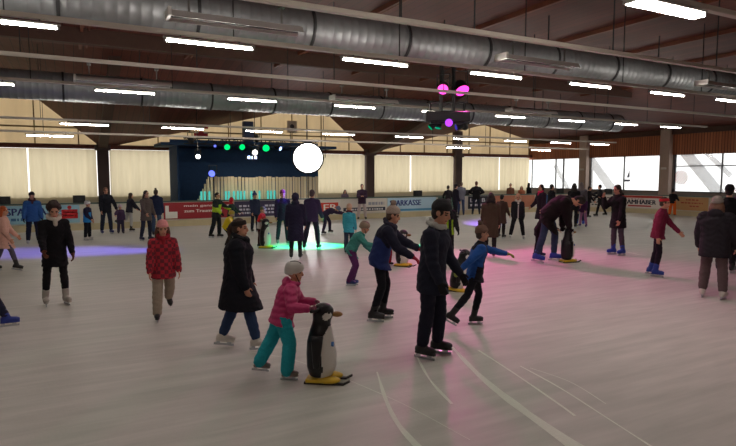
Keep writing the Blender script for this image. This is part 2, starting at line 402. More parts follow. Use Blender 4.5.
# end wall: parapet, windows, brown cladding
wins = [(UW, VW-.1, 27.55), (UW, 26.85, 21.6), (UW, 20.8, 15.35), (UW, 14.65, 8.0), (UW, 7.4, 0.5)]
w = MB(); w.box((UW+.15, (VW+YF)/2, .55), (.3, VW-YF+.6, 1.1))
for v in cols_end + [7.7, .2]: w.box((UW+.15, v, 2.2), (.3, .74, 2.3))
w.box((UW+.15, -1.8, 2.2), (.3, 4.4, 2.3))
w.build('wall_right', mat('grey_parapet', (124, 112, 106), .8, 0, .1, 5, .1))['kind'] = 'structure'
M_clad = wood('brown_cladding', (150, 84, 54), (186, 112, 74), .16, 'Y', .7, .16)
w = MB(); w.box((UW+.1, (VW+YF)/2, 4.6), (.3, VW-YF+.6, 2.6)); w.build('wall_right_upper', M_clad)['kind'] = 'structure'
w = MB(); w.box((UW-.08, (VW+YF)/2, 4.62), (.25, VW-YF, .3)); w.build('trim_3', M_beam)['kind'] = 'structure'
M_frame = mat('dark_window_frame', (52, 50, 52), .5)
def glass_mat():
    m = bpy.data.materials.new('frosted_glass'); m.use_nodes = True; nt = m.node_tree; nt.nodes.clear(); N = nt.nodes.new
    o = N('ShaderNodeOutputMaterial'); t = N('ShaderNodeBsdfTransparent'); t2 = N('ShaderNodeBsdfTranslucent'); m0 = N('ShaderNodeMixShader'); m0.inputs[0].default_value = .26; g = N('ShaderNodeBsdfGlossy'); mx = N('ShaderNodeMixShader')
    t2.inputs['Color'].default_value = (.95, .96, .97, 1)
    t.inputs['Color'].default_value = (.93, .95, .96, 1); g.inputs['Roughness'].default_value = .1; mx.inputs[0].default_value = .06
    link(nt, t.outputs[0], m0.inputs[1]); link(nt, t2.outputs[0], m0.inputs[2]); link(nt, m0.outputs[0], mx.inputs[1]); link(nt, g.outputs[0], mx.inputs[2]); link(nt, mx.outputs[0], o.inputs[0]); return m
M_glass = glass_mat()
zs0, zs1 = 1.1, 3.34
for i, (U, va, vb) in enumerate(wins):
    root = empty('window_%d' % (i+1), (UW+.12, (va+vb)/2, zs0)); root['kind'] = 'structure'
    def rel(p): return V3(p) - root.location
    mb = MB(); L = va-vb
    for z in (zs0+.03, zs1-.03): mb.box(rel((UW+.1, (va+vb)/2, z)), (.1, L, .06))
    for v in (va-.03, vb+.03, (va+vb)/2): mb.box(rel((UW+.1, v, (zs0+zs1)/2)), (.1, .06, zs1-zs0))
    if i == 0: mb.box(rel((UW+.1, vb+1.7, (zs0+zs1)/2)), (.1, .09, zs1-zs0))
    if i >= 2: mb.box(rel((UW+.1, (va+vb)/2, 2.62)), (.1, L, .05))
    mb.build('window_frame', M_frame, root)
    mb = MB(); mb.box(rel((UW+.1, (va+vb)/2, (zs0+zs1)/2)), (.012, L-.04, zs1-zs0-.04)); mb.build('pane', M_glass, root)
# striped round sticker and ship sticker on the panes
def on_pane(px, py): return on_x(px, py, UW+.085)
c = on_pane(681, 177.5); rad = .42
st = MB()
for k in range(-3, 4):
    q = k*rad/3.5; hl = math.sqrt(max(rad**2-q*q, 0)); d = V3((0, -.62, .78)).normalized(); nn = V3((0, d.z, -d.y))
    st.obox(c + nn*q, X1, d, nn, (.006, 2*hl, .058))
tag(st.build('window_sticker', mat('red_film', (206, 96, 84), .5)), 'round sticker of red diagonal stripes on the right window', 'sticker')
c = on_pane(627.5, 176); st = MB()
st.poly([c+V3((0, .05, -.1)), c+V3((0, -.16, -.1)), c+V3((0, -.14, .42))], (-.006, 0, 0)); st.poly([c+V3((0, .3, -.22)), c+V3((0, -.26, -.22)), c+V3((0, -.16, -.36)), c+V3((0, .2, -.36))], (-.006, 0, 0))
tag(st.build('window_sticker', translucent('grey_film', (150, 150, 158), .6)), 'small grey boat shaped sticker in the middle window', 'sticker')
# outside braces seen through the panes
M_brace = mat('grey_brace', (150, 156, 164), .7)
for (xa, ya, xb, yb, wd, lb) in ((685, 152, 721, 196, .62, 'wide grey diagonal brace outside the window with the striped circle'),
                             (706, 152, 731, 176, .26, 'thin grey diagonal brace outside the far right window'),
                             (591, 160, 616, 194, .6, 'grey diagonal brace outside the left end of the boat sticker window'),
                             (555, 165, 571, 194, .3, 'thin grey diagonal brace outside the corner window')):
    mb = MB(); mb.bar(on_x(xa, ya, UW+1.3), on_x(xb, yb, UW+1.3), .12, wd); tag(mb.build('roof_brace', M_brace), lb, 'brace')
# side and front walls that close the hall
w = MB(); w.box((XL-.15, (VW+YF)/2, 3.4), (.3, VW-YF+.6, 6.9)); w.build('wall_left', mat('dim_brown_wall', (110, 90, 76), .8, 0, .1, 4, .1))['kind'] = 'structure'
w = MB(); w.box(((XL+UW)/2, YF-.15, 3.4), (UW-XL+.8, .3, 6.9)); w.build('wall_front', mat('dim_brown_wall', (110, 90, 76), .8, 0, .1, 4, .1))['kind'] = 'structure'
# --- folded timber roof
ZC = 6.4
val = [-14.1, 1.6, 17.3, 33.0]
def zig(u):
    for k in range(3):
        a_, b_ = val[k], val[k+1]
        if a_ <= u <= b_:
            r = b_ - 3.5
            return ZW + (ZC-ZW)*((u-a_)/(r-a_) if u < r else (b_-u)/(b_-r))
    return ZC
def roofz(u, v):
    w_ = min(max((v-21.5)/(VW-21.5), 0), 1)
    z = ZC*(1-w_) + zig(u)*w_
    e = min(max((u-24.0)/(UW-24.0), 0), 1); return min(z, ZC - (ZC-4.75)*e)
us = sorted(set([round(XL+i*.5, 3) for i in range(int((UW-XL)/.5)+1)] + val[1:3] + [b_-3.5 for b_ in val[1:]] + [UW])); us = [u for u in us if XL <= u <= UW]
vs_ = sorted(set([YF, 5, 12, 18, 21.5, 22.5] + [23.5+i*.75 for i in range(13)] + [VW]))
vv = [(u, v, roofz(u, v)) for v in vs_ for u in us] ; n = len(us)
ff = [(j*n+i, j*n+i+1, (j+1)*n+i+1, (j+1)*n+i) for j in range(len(vs_)-1) for i in range(n-1)]
vv2 = [(x, y, z+.15) for x, y, z in vv]; m_ = len(vv)
mb = MB(); mb.add(vv, ff); mb.add(vv2, [f[::-1] for f in ff])
M_roof = wood('roof_boards', (80, 34, 24), (106, 50, 36), .30, 'X', .65, .05)
mb.build('ceiling', M_roof)['kind'] = 'structure'
# purlins across the hall and main beams at the valleys
k = 0
for u in [-9.7, -6.3, -2.9, .5, 3.9, 7.3, 10.7, 14.1, 17.5, 20.9, 24.3]:
    mb = MB(); mb.box((u, (YF+21.5)/2, ZC-.06), (.08, 21.5-YF, .12)); mb.box((u+.2, (YF+21.5)/2, ZC-.03), (.05, 21.5-YF, .06))
    o = mb.build('trim_%d' % (4+k), mat('orange_timber', (120, 66, 44), .6, 0, .1, 6, .2)); o['kind'] = 'structure'; k += 1
for u in (1.6, 17.3):     # haunches from column head up into the roof
    mb = MB(); mb.poly([(u-.2, VW-.2, 3.45), (u-.2, VW-.2, 3.9), (u-.2, 22.0, 6.3), (u-.2, 22.0, 5.95), (u-.2, VW-1.5, 3.62)], (.4, 0, 0))
    o = mb.build('trim_%d' % (4+k), M_beam); o['kind'] = 'structure'; k += 1
for v in (2.5, 19.0):
    mb = MB(); mb.box(((XL+25)/2, v, 6.18), (25-XL, .22, .45)); o = mb.build('trim_%d' % (4+k), M_beam); o['kind'] = 'structure'; k += 1

# --- ducts
def duct(v, z, r, u0, u1, label, step=2.35):
    root = empty('ventilation_duct', (u0, v, z)); tag(root, label, 'duct', 'ventilation ducts under the roof')
    mb = MB(); n = 28; secs = []
    u = 0; L = u1-u0
    while u < L:                                             # spiral ribs
        secs += [(V3((u, 0, 0)), Y1, Z1, r, r), (V3((u+.16, 0, 0)), Y1, Z1, r, r), (V3((u+.18, 0, 0)), Y1, Z1, r+.012, r+.012)]; u += .2
    secs.append((V3((L, 0, 0)), Y1, Z1, r, r)); mb.loft(secs, n); mb.build('pipe', M_zinc, root, smooth=True)
    u = 1.1
    while u < L:
        mb = MB(); mb.loft([(V3((u-.03, 0, 0)), Y1, Z1, r+.03, r+.03), (V3((u+.03, 0, 0)), Y1, Z1, r+.03, r+.03)], n); mb.build('joint_ring', M_seam, root, smooth=False)
        if int(u/step) % 2 == 0:
            mb = MB(); mb.bar((u, 0, r), (u, 0, ZC-z+.0), .025, .025); mb.build('hanger', M_seam, root)
        u += step
    return root
duct(11.5, 5.2, .42, XL+.1, 26.5, 'large spiral steel duct crossing the top of the hall')
duct(21.0, 4.93, .46, XL+.1, 26.6, 'spiral steel duct farther back above the barrier, ending at right')
# --- rails
def rail(v, z, label, u0=XL+.05, u1=27.5, h=.06):
    root = empty('cable_rail', (u0, v, z)); tag(root, label, 'rail', 'cable rails carrying the tubes')
    mb = MB(); mb.box(((u1-u0)/2, 0, 0), (u1-u0, .1, h*.5)); mb.box(((u1-u0)/2, -.05, h*.4), (u1-u0, .012, h)); mb.box(((u1-u0)/2, .05, h*.4), (u1-u0, .012, h)); mb.build('tray', M_rail, root)
    u = 2.0
    while u < u1-u0:
        mb = MB(); top = roofz(u0+u, v); mb.bar((u, 0, .02), (u, 0, top-z), .018, .018); mb.build('hanger', M_seam, root); u += 3.4
    return root
rail(7.6, 4.42, 'pale cable rail along the near top edge of the large duct')
rail(10.0, 4.42, 'pale cable rail under the large duct')
rail(13.2, 4.42, 'bare pale cable rail between the two ducts')
rail(16.6, 4.42, 'pale cable rail in front of the farther duct')
rail(21.7, 3.92, 'thin cable rail in front of the pale gables')
rail(23.6, 3.62, 'thin lowest cable rail above the barrier')
rail(5.0, 4.42, 'pale cable rail over the twin tube lamp at top right')
# --- fluorescent tubes
M_tube = emit('lit_tube', (1.0, .93, .84), 70.0)
def tube_lamp(u, v, z, label, group, twin=False, L=1.5):
    root = empty('tube_lamp', (u, v, z)); tag(root, label, 'lamp', group)
    mb = MB(); mb.box((L/2, 0, .055), (L+.06, .2 if twin else .055, .03)); mb.box((.0, 0, .02), (.035, .18 if twin else .05, .07)); mb.box((L, 0, .02), (.035, .18 if twin else .05, .07)); mb.build('housing', mat('lamp_housing', (120, 118, 114) if not twin else (190, 188, 182), .6), root)
    for dy in ((-.06, .06) if twin else (0,)):
        mb = MB(); mb.cyl((.02, dy, 0), (L-.02, dy, 0), .024 if twin else .016, 10); mb.build('tube', M_tube, root, smooth=True)
    for uu in (.25, L-.25):
        mb = MB(); mb.bar((uu, 0, .06), (uu, 0, .13), .02, .02); mb.build('bracket', M_seam, root)
rows = [
 (10.0, 4.30, [-1.55, 1.5, 4.75, 7.85, 10.9, 13.95, 16.95], 'row under the large duct'),
 (16.6, 4.30, [-2.6, .69, 4.18, 7.6, 10.95, 14.25, 17.55, 20.9, 24.0], 'row in front of the farther duct'),
 (21.7, 3.80, [-.2, 3.05, 6.15, 9.4, 12.9, 16.1, 19.25, 22.4, 25.4], 'row in front of the pale gables'),
 (23.6, 3.50, [-1.3, 17.1, 22.9], 'lowest row above the barrier')]
for v, z, ul, rn in rows:
    for i, u in enumerate(ul):
        tube_lamp(u, v, z, NTH[i] + ' lit fluorescent tube from the left in the ' + rn, 'lit tubes, ' + rn)
tube_lamp(6.5, 5.0, 4.30, 'bright twin tube lamp alone at the top right', 'twin tube lamps', True)
for i, u in enumerate((-6.2, -3.0, .2, 3.35)): tube_lamp(u, 5.0, 4.30, NTH[i] + ' fluorescent tube overhead on the rail nearest the viewer', 'tubes on the nearest rail')
for i, u in enumerate((-4.0, 1.5, 7.0)): tube_lamp(u, -1.2, 4.30, NTH[i] + ' fluorescent tube behind the viewer', 'tubes behind the viewer')
rail(-1.2, 4.42, 'pale cable rail behind the viewer')
# --- radiant heaters (grey troughs)
def heater(u, v, z, label):
    root = empty('radiant_heater', (u, v, z)); tag(root, label, 'heater', 'grey radiant heaters')
    L = 2.3
    mb = MB(); prof = [(-.19, -.02), (-.1, .10), (.1, .10), (.19, -.02), (.17, -.02), (.09, .085), (-.09, .085), (-.17, -.02)]
    mb.poly([(0, y, z_) for y, z_ in prof], (L, 0, 0)); mb.build('reflector', mat('heater_sheet', (205, 203, 200), .55, 0), root)
    mb = MB(); mb.cyl((.05, 0, .03), (L-.05, 0, .03), .035, 10); mb.build('burner_tube', M_seam, root, smooth=True)
    mb = MB(); mb.box((.02, 0, .05), (.05, .40, .14)); mb.build('end_cap', M_white, root)
    for uu in (.35, L-.35):
        mb = MB(); mb.bar((uu, 0, .09), (uu, 0, .42), .03, .03); mb.box((uu, 0, .42), (.09, .14, .05)); mb.build('bracket', mat('bracket_steel', (120, 118, 116), .5, .5), root)
heater(1.5, 9.75, 4.62, 'grey radiant heater under the left part of the large duct')
heater(8.5, 9.75, 4.62, 'grey radiant heater under the large duct right of the pink lights')
heater(15.8, 9.75, 4.62, 'grey radiant heater at the right edge under the large duct')
heater(.2, 15.9, 4.42, 'grey radiant heater at left in front of the farther duct')
heater(7.2, 15.9, 4.40, 'grey radiant heater left of the pink lights')
heater(14.3, 15.9, 4.42, 'grey radiant heater right of the pink lights on the farther rail')

# --- stage
SV = 28.2
def sx(px): return on_y(px, 190, SV).x
navy = mat('navy_cloth', (44, 74, 112), .9, 0, .15, 6, .2)
st = empty('stage', (sx(235), SV+1.5, 0)); tag(st, 'dark navy stage booth behind the red boards', 'stage')
def srel(p): return V3(p) - V3(st.location)
u0, u1 = on_y(171, 190, 31.4).x, on_y(318, 190, 31.4).x
mb = MB(); mb.box(srel(((u0+u1)/2, 31.4, 2.0)), (u1-u0, .08, 4.0)); mb.build('back_cloth', navy, st)
mb = MB(); mb.box(srel((u0, 30.2, 1.8)), (.08, 2.4, 3.6)); mb.build('side_cloth', navy, st)
mb = MB(); mb.box(srel(((u0+u1)/2-.4, 30.0, 3.62)), (u1-u0+.8, 2.6, .14)); mb.build('canopy', mat('navy_canopy', (36, 64, 98), .8), st)
mb = MB(); mb.box(srel(((u0+u1)/2, 29.6, .25)), (u1-u0, 3.4, .5)); mb.build('platform', mat('stage_platform', (40, 40, 48), .8), st)
# slatted wooden wall
fx0, fx1, fxb, ftop = sx(209), sx(318), sx(195), on_y(250, 177, SV).z
fr = empty('slatted_fence', ((fx0+fx1)/2, SV, 0)); tag(fr, 'pale vertical board wall lit teal along its foot on the stage', 'fence')
M_slat = wood('pale_boards', (206, 188, 150), (238, 226, 198), .14, 'X', .8, .0)
mb = MB(); x = fxb; rr = random.Random(3)
while x < fx1:
    w_ = rr.uniform(.10, .17); zt = max(.55, .55+(ftop-.55)*min(1, (x+w_/2-fxb)/(fx0-fxb))) + rr.uniform(-.03, .03); w_ = w_*(.5 if x < fx0 else 1)
    mb.box((x+w_/2-(fx0+fx1)/2, rr.uniform(-.02, .02), (.5+zt)/2), (w_, .03, zt-.5)); x += w_ + rr.choice([.015, .02, .05])
mb.build('boards', M_slat, fr)
mb = MB(); mb.box((0, .05, 1.0), (fx1-fx0, .05, .1)); mb.box((0, .05, ftop-.15), (fx1-fx0-.3, .05, .1)); mb.build('batten', M_beam, fr)
M_teal = emit('teal_board_glow', (.12, .74, .62), .55)  # glowing bars stand in for teal light falling on the boards
for i, px in enumerate([201.5, 205, 209.5, 226, 229, 234, 238, 241, 244.5, 251.5, 255, 259.5, 268, 271, 274.5]):
    p = on_y(px, 199, SV-.25)
    root = empty('glow_bar', (p.x, p.y, .8)); tag(root, NTH[i] + ' upright bar of teal board glow from the left along the stage', 'stage light', 'bars of teal board glow on the stage')
    mb = MB(); mb.cyl((0, 0, .06), (0, 0, .50), .05, 10); mb.build('board_glow', M_teal, root, smooth=True)
    mb = MB(); mb.cyl((0, 0, 0), (0, 0, .06), .07, 10); mb.build('base', M_black, root)
tb = MB(); tb.box(((sx(198)+sx(278))/2, SV-.25, .55), (sx(278)-sx(198), .3, .5)); tag(tb.build('bench', mat('dark_bench', (46, 42, 44), .8), bevel=.02), 'low dark bench carrying the bars of teal board glow', 'bench')
# truss with stage lights
tr = empty('lighting_truss', (sx(250), 27.2, 0)); tag(tr, 'black lighting truss above the stage front', 'truss')
ty = on_y(250, 142.5, 27.2).z; a0, a1 = on_y(184, 142, 27.2).x - tr.location.x, on_y(318, 142, 27.2).x - tr.location.x
mb = MB()
for dy, dz in ((-.13, -.13), (.13, -.13), (-.13, .13), (.13, .13)): mb.cyl((a0, dy, ty+dz), (a1, dy, ty+dz), .025, 8)
x = a0; k = 0
while x < a1-.3:
    mb.cyl((x, -.13, ty-.13 if k % 2 else ty+.13), (x+.3, -.13, ty+.13 if k % 2 else ty-.13), .012, 6); mb.cyl((x, .13, ty-.13 if k % 2 else ty+.13), (x+.3, .13, ty+.13 if k % 2 else ty-.13), .012, 6); x += .3; k += 1
mb.build('tubes', M_seam, tr)
for xx in (a0+.6, (a0+a1)/2, a1-.6):
    mb = MB(); mb.cyl((xx, 0, ty), (xx, 0, roofz(tr.location.x+xx, 27.2)), .02, 8); mb.build('hanger', M_seam, tr)
def par(px, py, y, rgb, s, r, label, aim=None, power=0, hue=None, angle=60, blend=.7, group='coloured stage lights', hang=True, rad=.1, mount=None):
    p = on_y(px, py, y); d = (V3(aim)-p).normalized() if aim is not None else (V3((0, 0, 1.2))-p).normalized()
    up = V3((0,0,1)); Xd = d.cross(up).normalized(); Zd = Xd.cross(d).normalized()
    root = empty('stage_light', p); tag(root, label, 'stage light', group)
    mb = MB(); mb.loft([(d*-.32, Xd, Zd, r*.55, r*.55), (d*-.22, Xd, Zd, r*.9, r*.9), (d*.0, Xd, Zd, r*1.12, r*1.12), (d*.03, Xd, Zd, r*1.12, r*1.12)], 18); mb.build('housing', M_black, root, smooth=False)
    mb = MB(); mb.loft([(d*.03, Xd, Zd, r, r), (d*.045, Xd, Zd, r*.9, r*.9)], 18); mb.build('lens', emit('coloured_lens', rgb, s), root)
    if hang:
        mb = MB(); mb.bar(d*-.15+Xd*(r*1.2), d*-.15+Xd*(r*1.2)+Z1*(r*1.6+.12), .02, .03); mb.bar(d*-.15-Xd*(r*1.2), d*-.15-Xd*(r*1.2)+Z1*(r*1.6+.12), .02, .03)
        mb.bar(d*-.15-Xd*(r*1.25)+Z1*(r*1.6+.12), d*-.15+Xd*(r*1.25)+Z1*(r*1.6+.12), .03, .02); mb.build('yoke', M_black, root)
    if mount is not None:
        m_z = mount - p.z; z0_ = (r*1.6+.12 if m_z > 0 else 0)
        mb = MB(); mb.bar(d*-.15+Z1*z0_, d*-.15+Z1*m_z, .035, .035)
        if m_z < 0: mb.box(d*-.15+Z1*(m_z+.02), (.7, .7, .04))
        mb.build('clamp' if m_z > 0 else 'stand', M_black, root)
    if power:
        ld = bpy.data.lights.new('beam', 'SPOT'); ld.energy = power; ld.color = hue or rgb; ld.spot_size = R(angle); ld.spot_blend = blend; ld.shadow_soft_size = rad
        lo = bpy.data.objects.new('beam', ld); COL.objects.link(lo); lo.parent = root; lo.location = d*.1; lo.rotation_euler = d.to_track_quat('-Z', 'Y').to_euler()
    return root
GREEN, BLUE, MAG, WHT = (.0, 1.0, .30), (.12, .16, 1.0), (1.0, .08, .62), (1, .97, .92)
LY = 27.05
gi = on_z(310, 246); vl = on_z(55, 252); vr = on_z(484, 223); gi2 = on_z(410, 246)
par(227, 147, LY, (.0, .58, .12), 1.4, .14, 'leftmost of the three green stage lights on the truss', gi, mount=ty-.12)
par(242, 147, LY, (.0, .58, .12), 1.4, .14, 'middle of the three green stage lights on the truss', gi2, mount=ty-.12)
par(266, 148, LY, (.0, .58, .12), 1.5, .17, 'rightmost and largest of the three green stage lights', gi, mount=ty-.12)
par(280, 148.5, LY, (.3, .45, 1), 4, .10, 'small pale blue stage light right of the green ones', vr, mount=ty-.12)
par(215, 146, LY, BLUE, 1.4, .06, 'tiny blue stage light left of the green ones', mount=ty-.12)
par(198, 156.5, LY-1.2, WHT, 5, .10, 'small white stage light on the left of the booth', mount=ty-.1)
par(192, 141, LY-1.2, WHT, 2, .10, 'added wash light at the left end of the truss', V3((sx(240), SV-.1, 1.5)), 90, (1, .9, .7), 80, 1, mount=ty+.3)  # added lamp, put in to brighten the board wall
par(255, 152.5, LY-1.2, WHT, 5, .12, 'small white stage light between the green ones', mount=ty-.1)
par(257, 140, LY-1.2, WHT, 2, .10, 'added wash light above the middle of the truss', V3((sx(262), SV-.1, 1.2)), 110, (1, .9, .7), 90, 1, mount=ty+.3)  # second added lamp washing the board wall
par(212, 173.5, 27.6, BLUE, 1.6, .16, 'blue stage light at the upper left corner of the board wall', vl, mount=.04)
# little blue LED display
p = on_y(252, 157.5, 27.4); mb = MB(); mb.box((0, 0, 0), (.62, .08, .22)); dsp = mb.build('led_display', M_black); dsp.location = p
tag(dsp, 'small blue glowing display hanging below the truss', 'display')
mb = MB()
for xx in (-.2, -.13, 0, .14, .2): mb.box((xx, -.045, 0), (.035, .01, .12)); 
mb.box((-.16, -.045, .05), (.1, .01, .03)); mb.box((.17, -.045, .0), (.1, .01, .03)); mb.build('lit_segment', emit('blue_segments', (.35, .5, 1), 9), dsp)
# floodlight, lens widened to stand in for its glare
par(308, 158, 27.0, (1, .98, 1), 7, .74, 'dazzling white floodlight right of the stage', V3((2, 4, 1.0)), 300, (1, .96, .95), 100, 1.0, 'floodlights', True, .3, mount=.05)
# wall signs high above the stage
def wall_sign(px, py, w_, h_, label, dot, stripe=None, y=VW-.35):
    p = on_y(px, py, y); mb = MB(); mb.box((0, 0, 0), (w_, .03, h_)); o = mb.build('wall_sign', mat('sign_white', (222, 206, 186), .6)); o.location = p; tag(o, label, 'sign')
    mb = MB(); mb.cyl((0, -.016, .03), (0, -.022, .03), w_*.22, 18); mb.build('dot', mat('sign_dot', dot, .6), o)
    if stripe:
        mb = MB(); mb.box((0, -.018, -h_*.5+.1), (w_, .012, .2)); mb.build('stripe', mat('sign_red', stripe, .6), o)
wall_sign(201, 121.5, .75, .78, 'high white sign with red dot and red foot above the stage', (170, 30, 34), (168, 40, 46))
wall_sign(201, 134.5, .75, .25, 'narrow red sign strip under the red dot sign', (170, 40, 46), (168, 40, 46))
wall_sign(292, 127, .62, .72, 'high white sign with dark dot above the floodlight', (60, 48, 56))
# --- gantry with pink floods
gp = on_y(447, 117, 13.6)
g = empty('lighting_gantry', gp); tag(g, 'black hanging lighting rig with two pink floods below the duct', 'lighting rig')
Rv = V3((RGT[0], RGT[1], 0)); Fv = V3((FWD[0], FWD[1], 0))
mb = MB(); mb.obox(V3((0, 0, 0)), Rv, Fv, Z1, (1.28, .5, .30)); mb.obox(V3((0, 0, -.17)), Rv, Fv, Z1, (1.0, .4, .06)); mb.build('projector_box', mat('black_box', (22, 18, 26), .6), g, bevel=.03)
mb = MB()
for a_ in (-.18, .18):
    for f_ in (-.15, .15): mb.bar(Rv*a_+Fv*f_+Z1*.1, Rv*a_+Fv*f_+Z1*(ZC-gp.z-.03), .05, .05)
for k in range(6):
    z_ = .25+k*.25
    if z_ < ZC-gp.z: mb.bar(Rv*-.18-Fv*.15+Z1*z_, Rv*.18-Fv*.15+Z1*(z_+.2), .02, .02)
mb.build('mast', M_black, g)
mb = MB(); mb.bar(Rv*-.6+Z1*.42, Rv*.6+Z1*.42, .05, .05); mb.bar(Rv*-.5+Z1*.42, Rv*-.5+Z1*.15, .04, .04); mb.bar(Rv*.5+Z1*.42, Rv*.5+Z1*.15, .04, .04); mb.build('crossbar', M_black, g)
mb = MB(); mb.sph(Rv*.02-Fv*.27+Z1*-.19, .11, 12, 8); mb.build('purple_lens', emit('purple_led', (.42, .05, 1), 1.3), g, smooth=True)
for px_, py_, hue_, aim_, pw_, an_, lb_ in ((431, 127, (.0, 1, .42), gi, 5200, 24, 'small added green light at the left foot of the hanging rig'), (438, 127, (.0, 1, .55), gi2, 3000, 18, 'small added green light second from the left under the hanging rig'),
        (457, 127, (.14, .09, 1), vl, 12000, 15, 'small added blue light under the hanging rig right of the purple lens'), (465, 127, (.34, .16, 1), vr, 8000, 15, 'small added violet light at the right foot of the hanging rig')):
    par(px_, py_, 13.9, tuple(c_*1.0 for c_ in hue_), .25, .09, lb_, aim_, pw_, hue_, an_, 1, 'added coloured lights under the hanging rig')  # added lamps that cast the green, blue and violet pools on the ice
pk1 = on_z(430, 262); pk2 = on_z(520, 275); pk3 = on_z(560, 300)
par(443, 89, 13.3, (1, .06, .55), 2.2, .15, 'smaller pink floodlight on the left of the hanging rig', on_z(400, 300), 900, (1, .12, .5), 95, 1, 'pink floodlights on the hanging rig')
par(462, 90, 13.3, (1, .04, .5), 2.6, .20, 'larger pink floodlight on the right of the hanging rig', on_z(540, 262), 2300, (1, .10, .48), 85, 1, 'pink floodlights on the hanging rig')

# --- small black boxes on the barrier
for px, lb in ((4, 'black speaker box on the barrier at the left edge'), (80, 'black speaker box on the barrier left of the child in the white helmet'),
               (418, 'black speaker box on the barrier above the second SPARKASSE board'), (466, 'black speaker box on the barrier beside the man with hands on hips'),
               (560, 'black speaker box on the barrier at the bright corner'), (608, 'black speaker box on the barrier left of the person with hand to face')):
    p, nn = bpath(s_at(px)); q = p - nn*.06 + Z1*1.04
    root = empty('speaker_box', q, math.atan2(-nn.x, nn.y)+math.pi*0); tag(root, lb, 'speaker', 'black boxes on the barrier')
    mb = MB(); mb.box((0, 0, .14), (.42, .2, .28)); mb.build('cabinet', M_black, root, bevel=.015)
    mb = MB(); mb.cyl((0, .1, .14), (0, .108, .14), .09, 16); mb.build('cone', mat('speaker_cone', (40, 40, 42), .7), root)

# --- scraped tracks in the ice
snow = mat('scraped_snow', (240, 244, 232), .9, 0, .4, 50, .1)
trk = MB()
def track(pts, w0, w1):
    g_ = [on_z(x, y) for x, y in pts]; n = 24; P_ = []
    for i in range(n+1):                                     # Catmull-Rom through the points
        t = i/n*(len(g_)-1); k = min(int(t), len(g_)-2); f = t-k
        p0, p1, p2, p3 = g_[max(k-1, 0)], g_[k], g_[k+1], g_[min(k+2, len(g_)-1)]
        P_.append(.5*((2*p1)+(p2-p0)*f+(2*p0-5*p1+4*p2-p3)*f*f+(3*p1-p0-3*p2+p3)*f**3))
    vs = []
    for i, p in enumerate(P_):
        d = (P_[min(i+1, n)]-P_[max(i-1, 0)]).normalized(); s = V3((-d.y, d.x, 0)); w_ = (w0+(w1-w0)*i/n)*(.8+.4*mnoise.noise(p*3))
        vs += [p+s*w_/2+Z1*.002, p-s*w_/2+Z1*.002]
    trk.add(vs, [(2*i, 2*i+1, 2*i+3, 2*i+2) for i in range(n)])
track([(377, 372), (386, 400), (398, 424), (419, 448)], .02, .09)
track([(415, 353), (430, 380), (452, 404)], .03, .04)
track([(452, 347), (480, 376), (520, 408), (580, 450)], .05, .16)
track([(478, 350), (515, 374), (560, 405), (575, 416)], .03, .03)
track([(520, 366), (560, 388), (610, 420), (652, 447)], .02, .025)
track([(530, 368), (570, 382), (606, 404)], .012, .012)
track([(627, 252), (648, 256), (662, 254)], .05, .03); track([(629, 245), (640, 244), (655, 246)], .05, .03)
track([(250, 352), (300, 362), (390, 398), (470, 440)], .008, .01)
o = trk.build('skate_tracks', snow); tag(o, 'pale scraped skate tracks curving across the ice', 'skate tracks', kind='stuff')
# ------------------------------------------------------------------ people
_jobs = []
def rot_dir(flex, abd, side):
    f, a_ = R(flex), R(abd)
    return V3((side*math.sin(a_), math.cos(a_)*math.sin(f), -math.cos(a_)*math.cos(f)))
def frame_from(d, fwd):
    d = d.normalized(); T = (fwd - d*fwd.dot(d))
    if T.length < 1e-3: T = V3((0,0,1)) - d*d.z
    T.normalize(); return T, d.cross(T).normalized()
def ik(S, T, a_, b_, hint):
    d = T-S; L = min(max(d.length, .08), a_+b_-.004); d = d.normalized()
    ca = (a_*a_+L*L-b_*b_)/(2*a_*L); ca = max(-1, min(1, ca)); sa = math.sqrt(1-ca*ca)
    h = (hint - d*hint.dot(d)).normalized()
    return S + d*(a_*ca) + h*(a_*sa), S + d*L
def hand_geo(mb, W, D, T, N, r=.0095, curl=20):
    """palm and five separate bent fingers; D along the hand, T towards the thumb, N out of the palm"""
    mb.ell(W+D*.046, T, N, D, .041, r*1.75, .054, 14, 9)
    for off, ln in ((.030, .070), (.010, .078), (-.011, .072), (-.030, .056)):
        b0 = W+D*.082+T*off; sp = T*(off*1.6)
        c1, c2 = R(curl), R(curl*2.6)
        k = b0 + (D*math.cos(c1)+N*math.sin(c1)+sp)*(ln*.55); t = k + (D*math.cos(c2)+N*math.sin(c2)+sp*.6)*(ln*.5)
        mb.cap(b0-D*.012, r*1.05, k, r, 8); mb.cap(k, r, t, r*.85, 8)
    b0 = W+D*.022+T*.028; k = b0+(T*.72+D*.62+N*.25).normalized()*.042; t = k+(T*.25+D*.95+N*.3).normalized()*.030
    mb.cap(b0, r*1.35, k, r*1.15, 8); mb.cap(k, r*1.15, t, r*.95, 8)
def add_job(o, mb, voxel, smooth, scale, mats, paint=None, wrinkle=0.0, seed=0):
    me = bpy.data.meshes.new(o.name); me.from_pydata(mb.v, [], mb.f)
    bm = bmesh.new(); bm.from_mesh(me); bmesh.ops.recalc_face_normals(bm, faces=bm.faces); bm.to_mesh(me); bm.free()
    o.data = me
    r = o.modifiers.new('r', 'REMESH'); r.mode = 'VOXEL'; r.voxel_size = voxel
    s = o.modifiers.new('s', 'SMOOTH'); s.factor = .5; s.iterations = smooth
    _jobs.append((o, scale, mats, paint, wrinkle, seed))
def part(name, parent):
    o = bpy.data.objects.new(name, bpy.data.meshes.new(name)); COL.objects.link(o); o.parent = parent; return o
SKIN = (206, 150, 122)
UA, FA, TH, SH = .285, .255, .425, .42
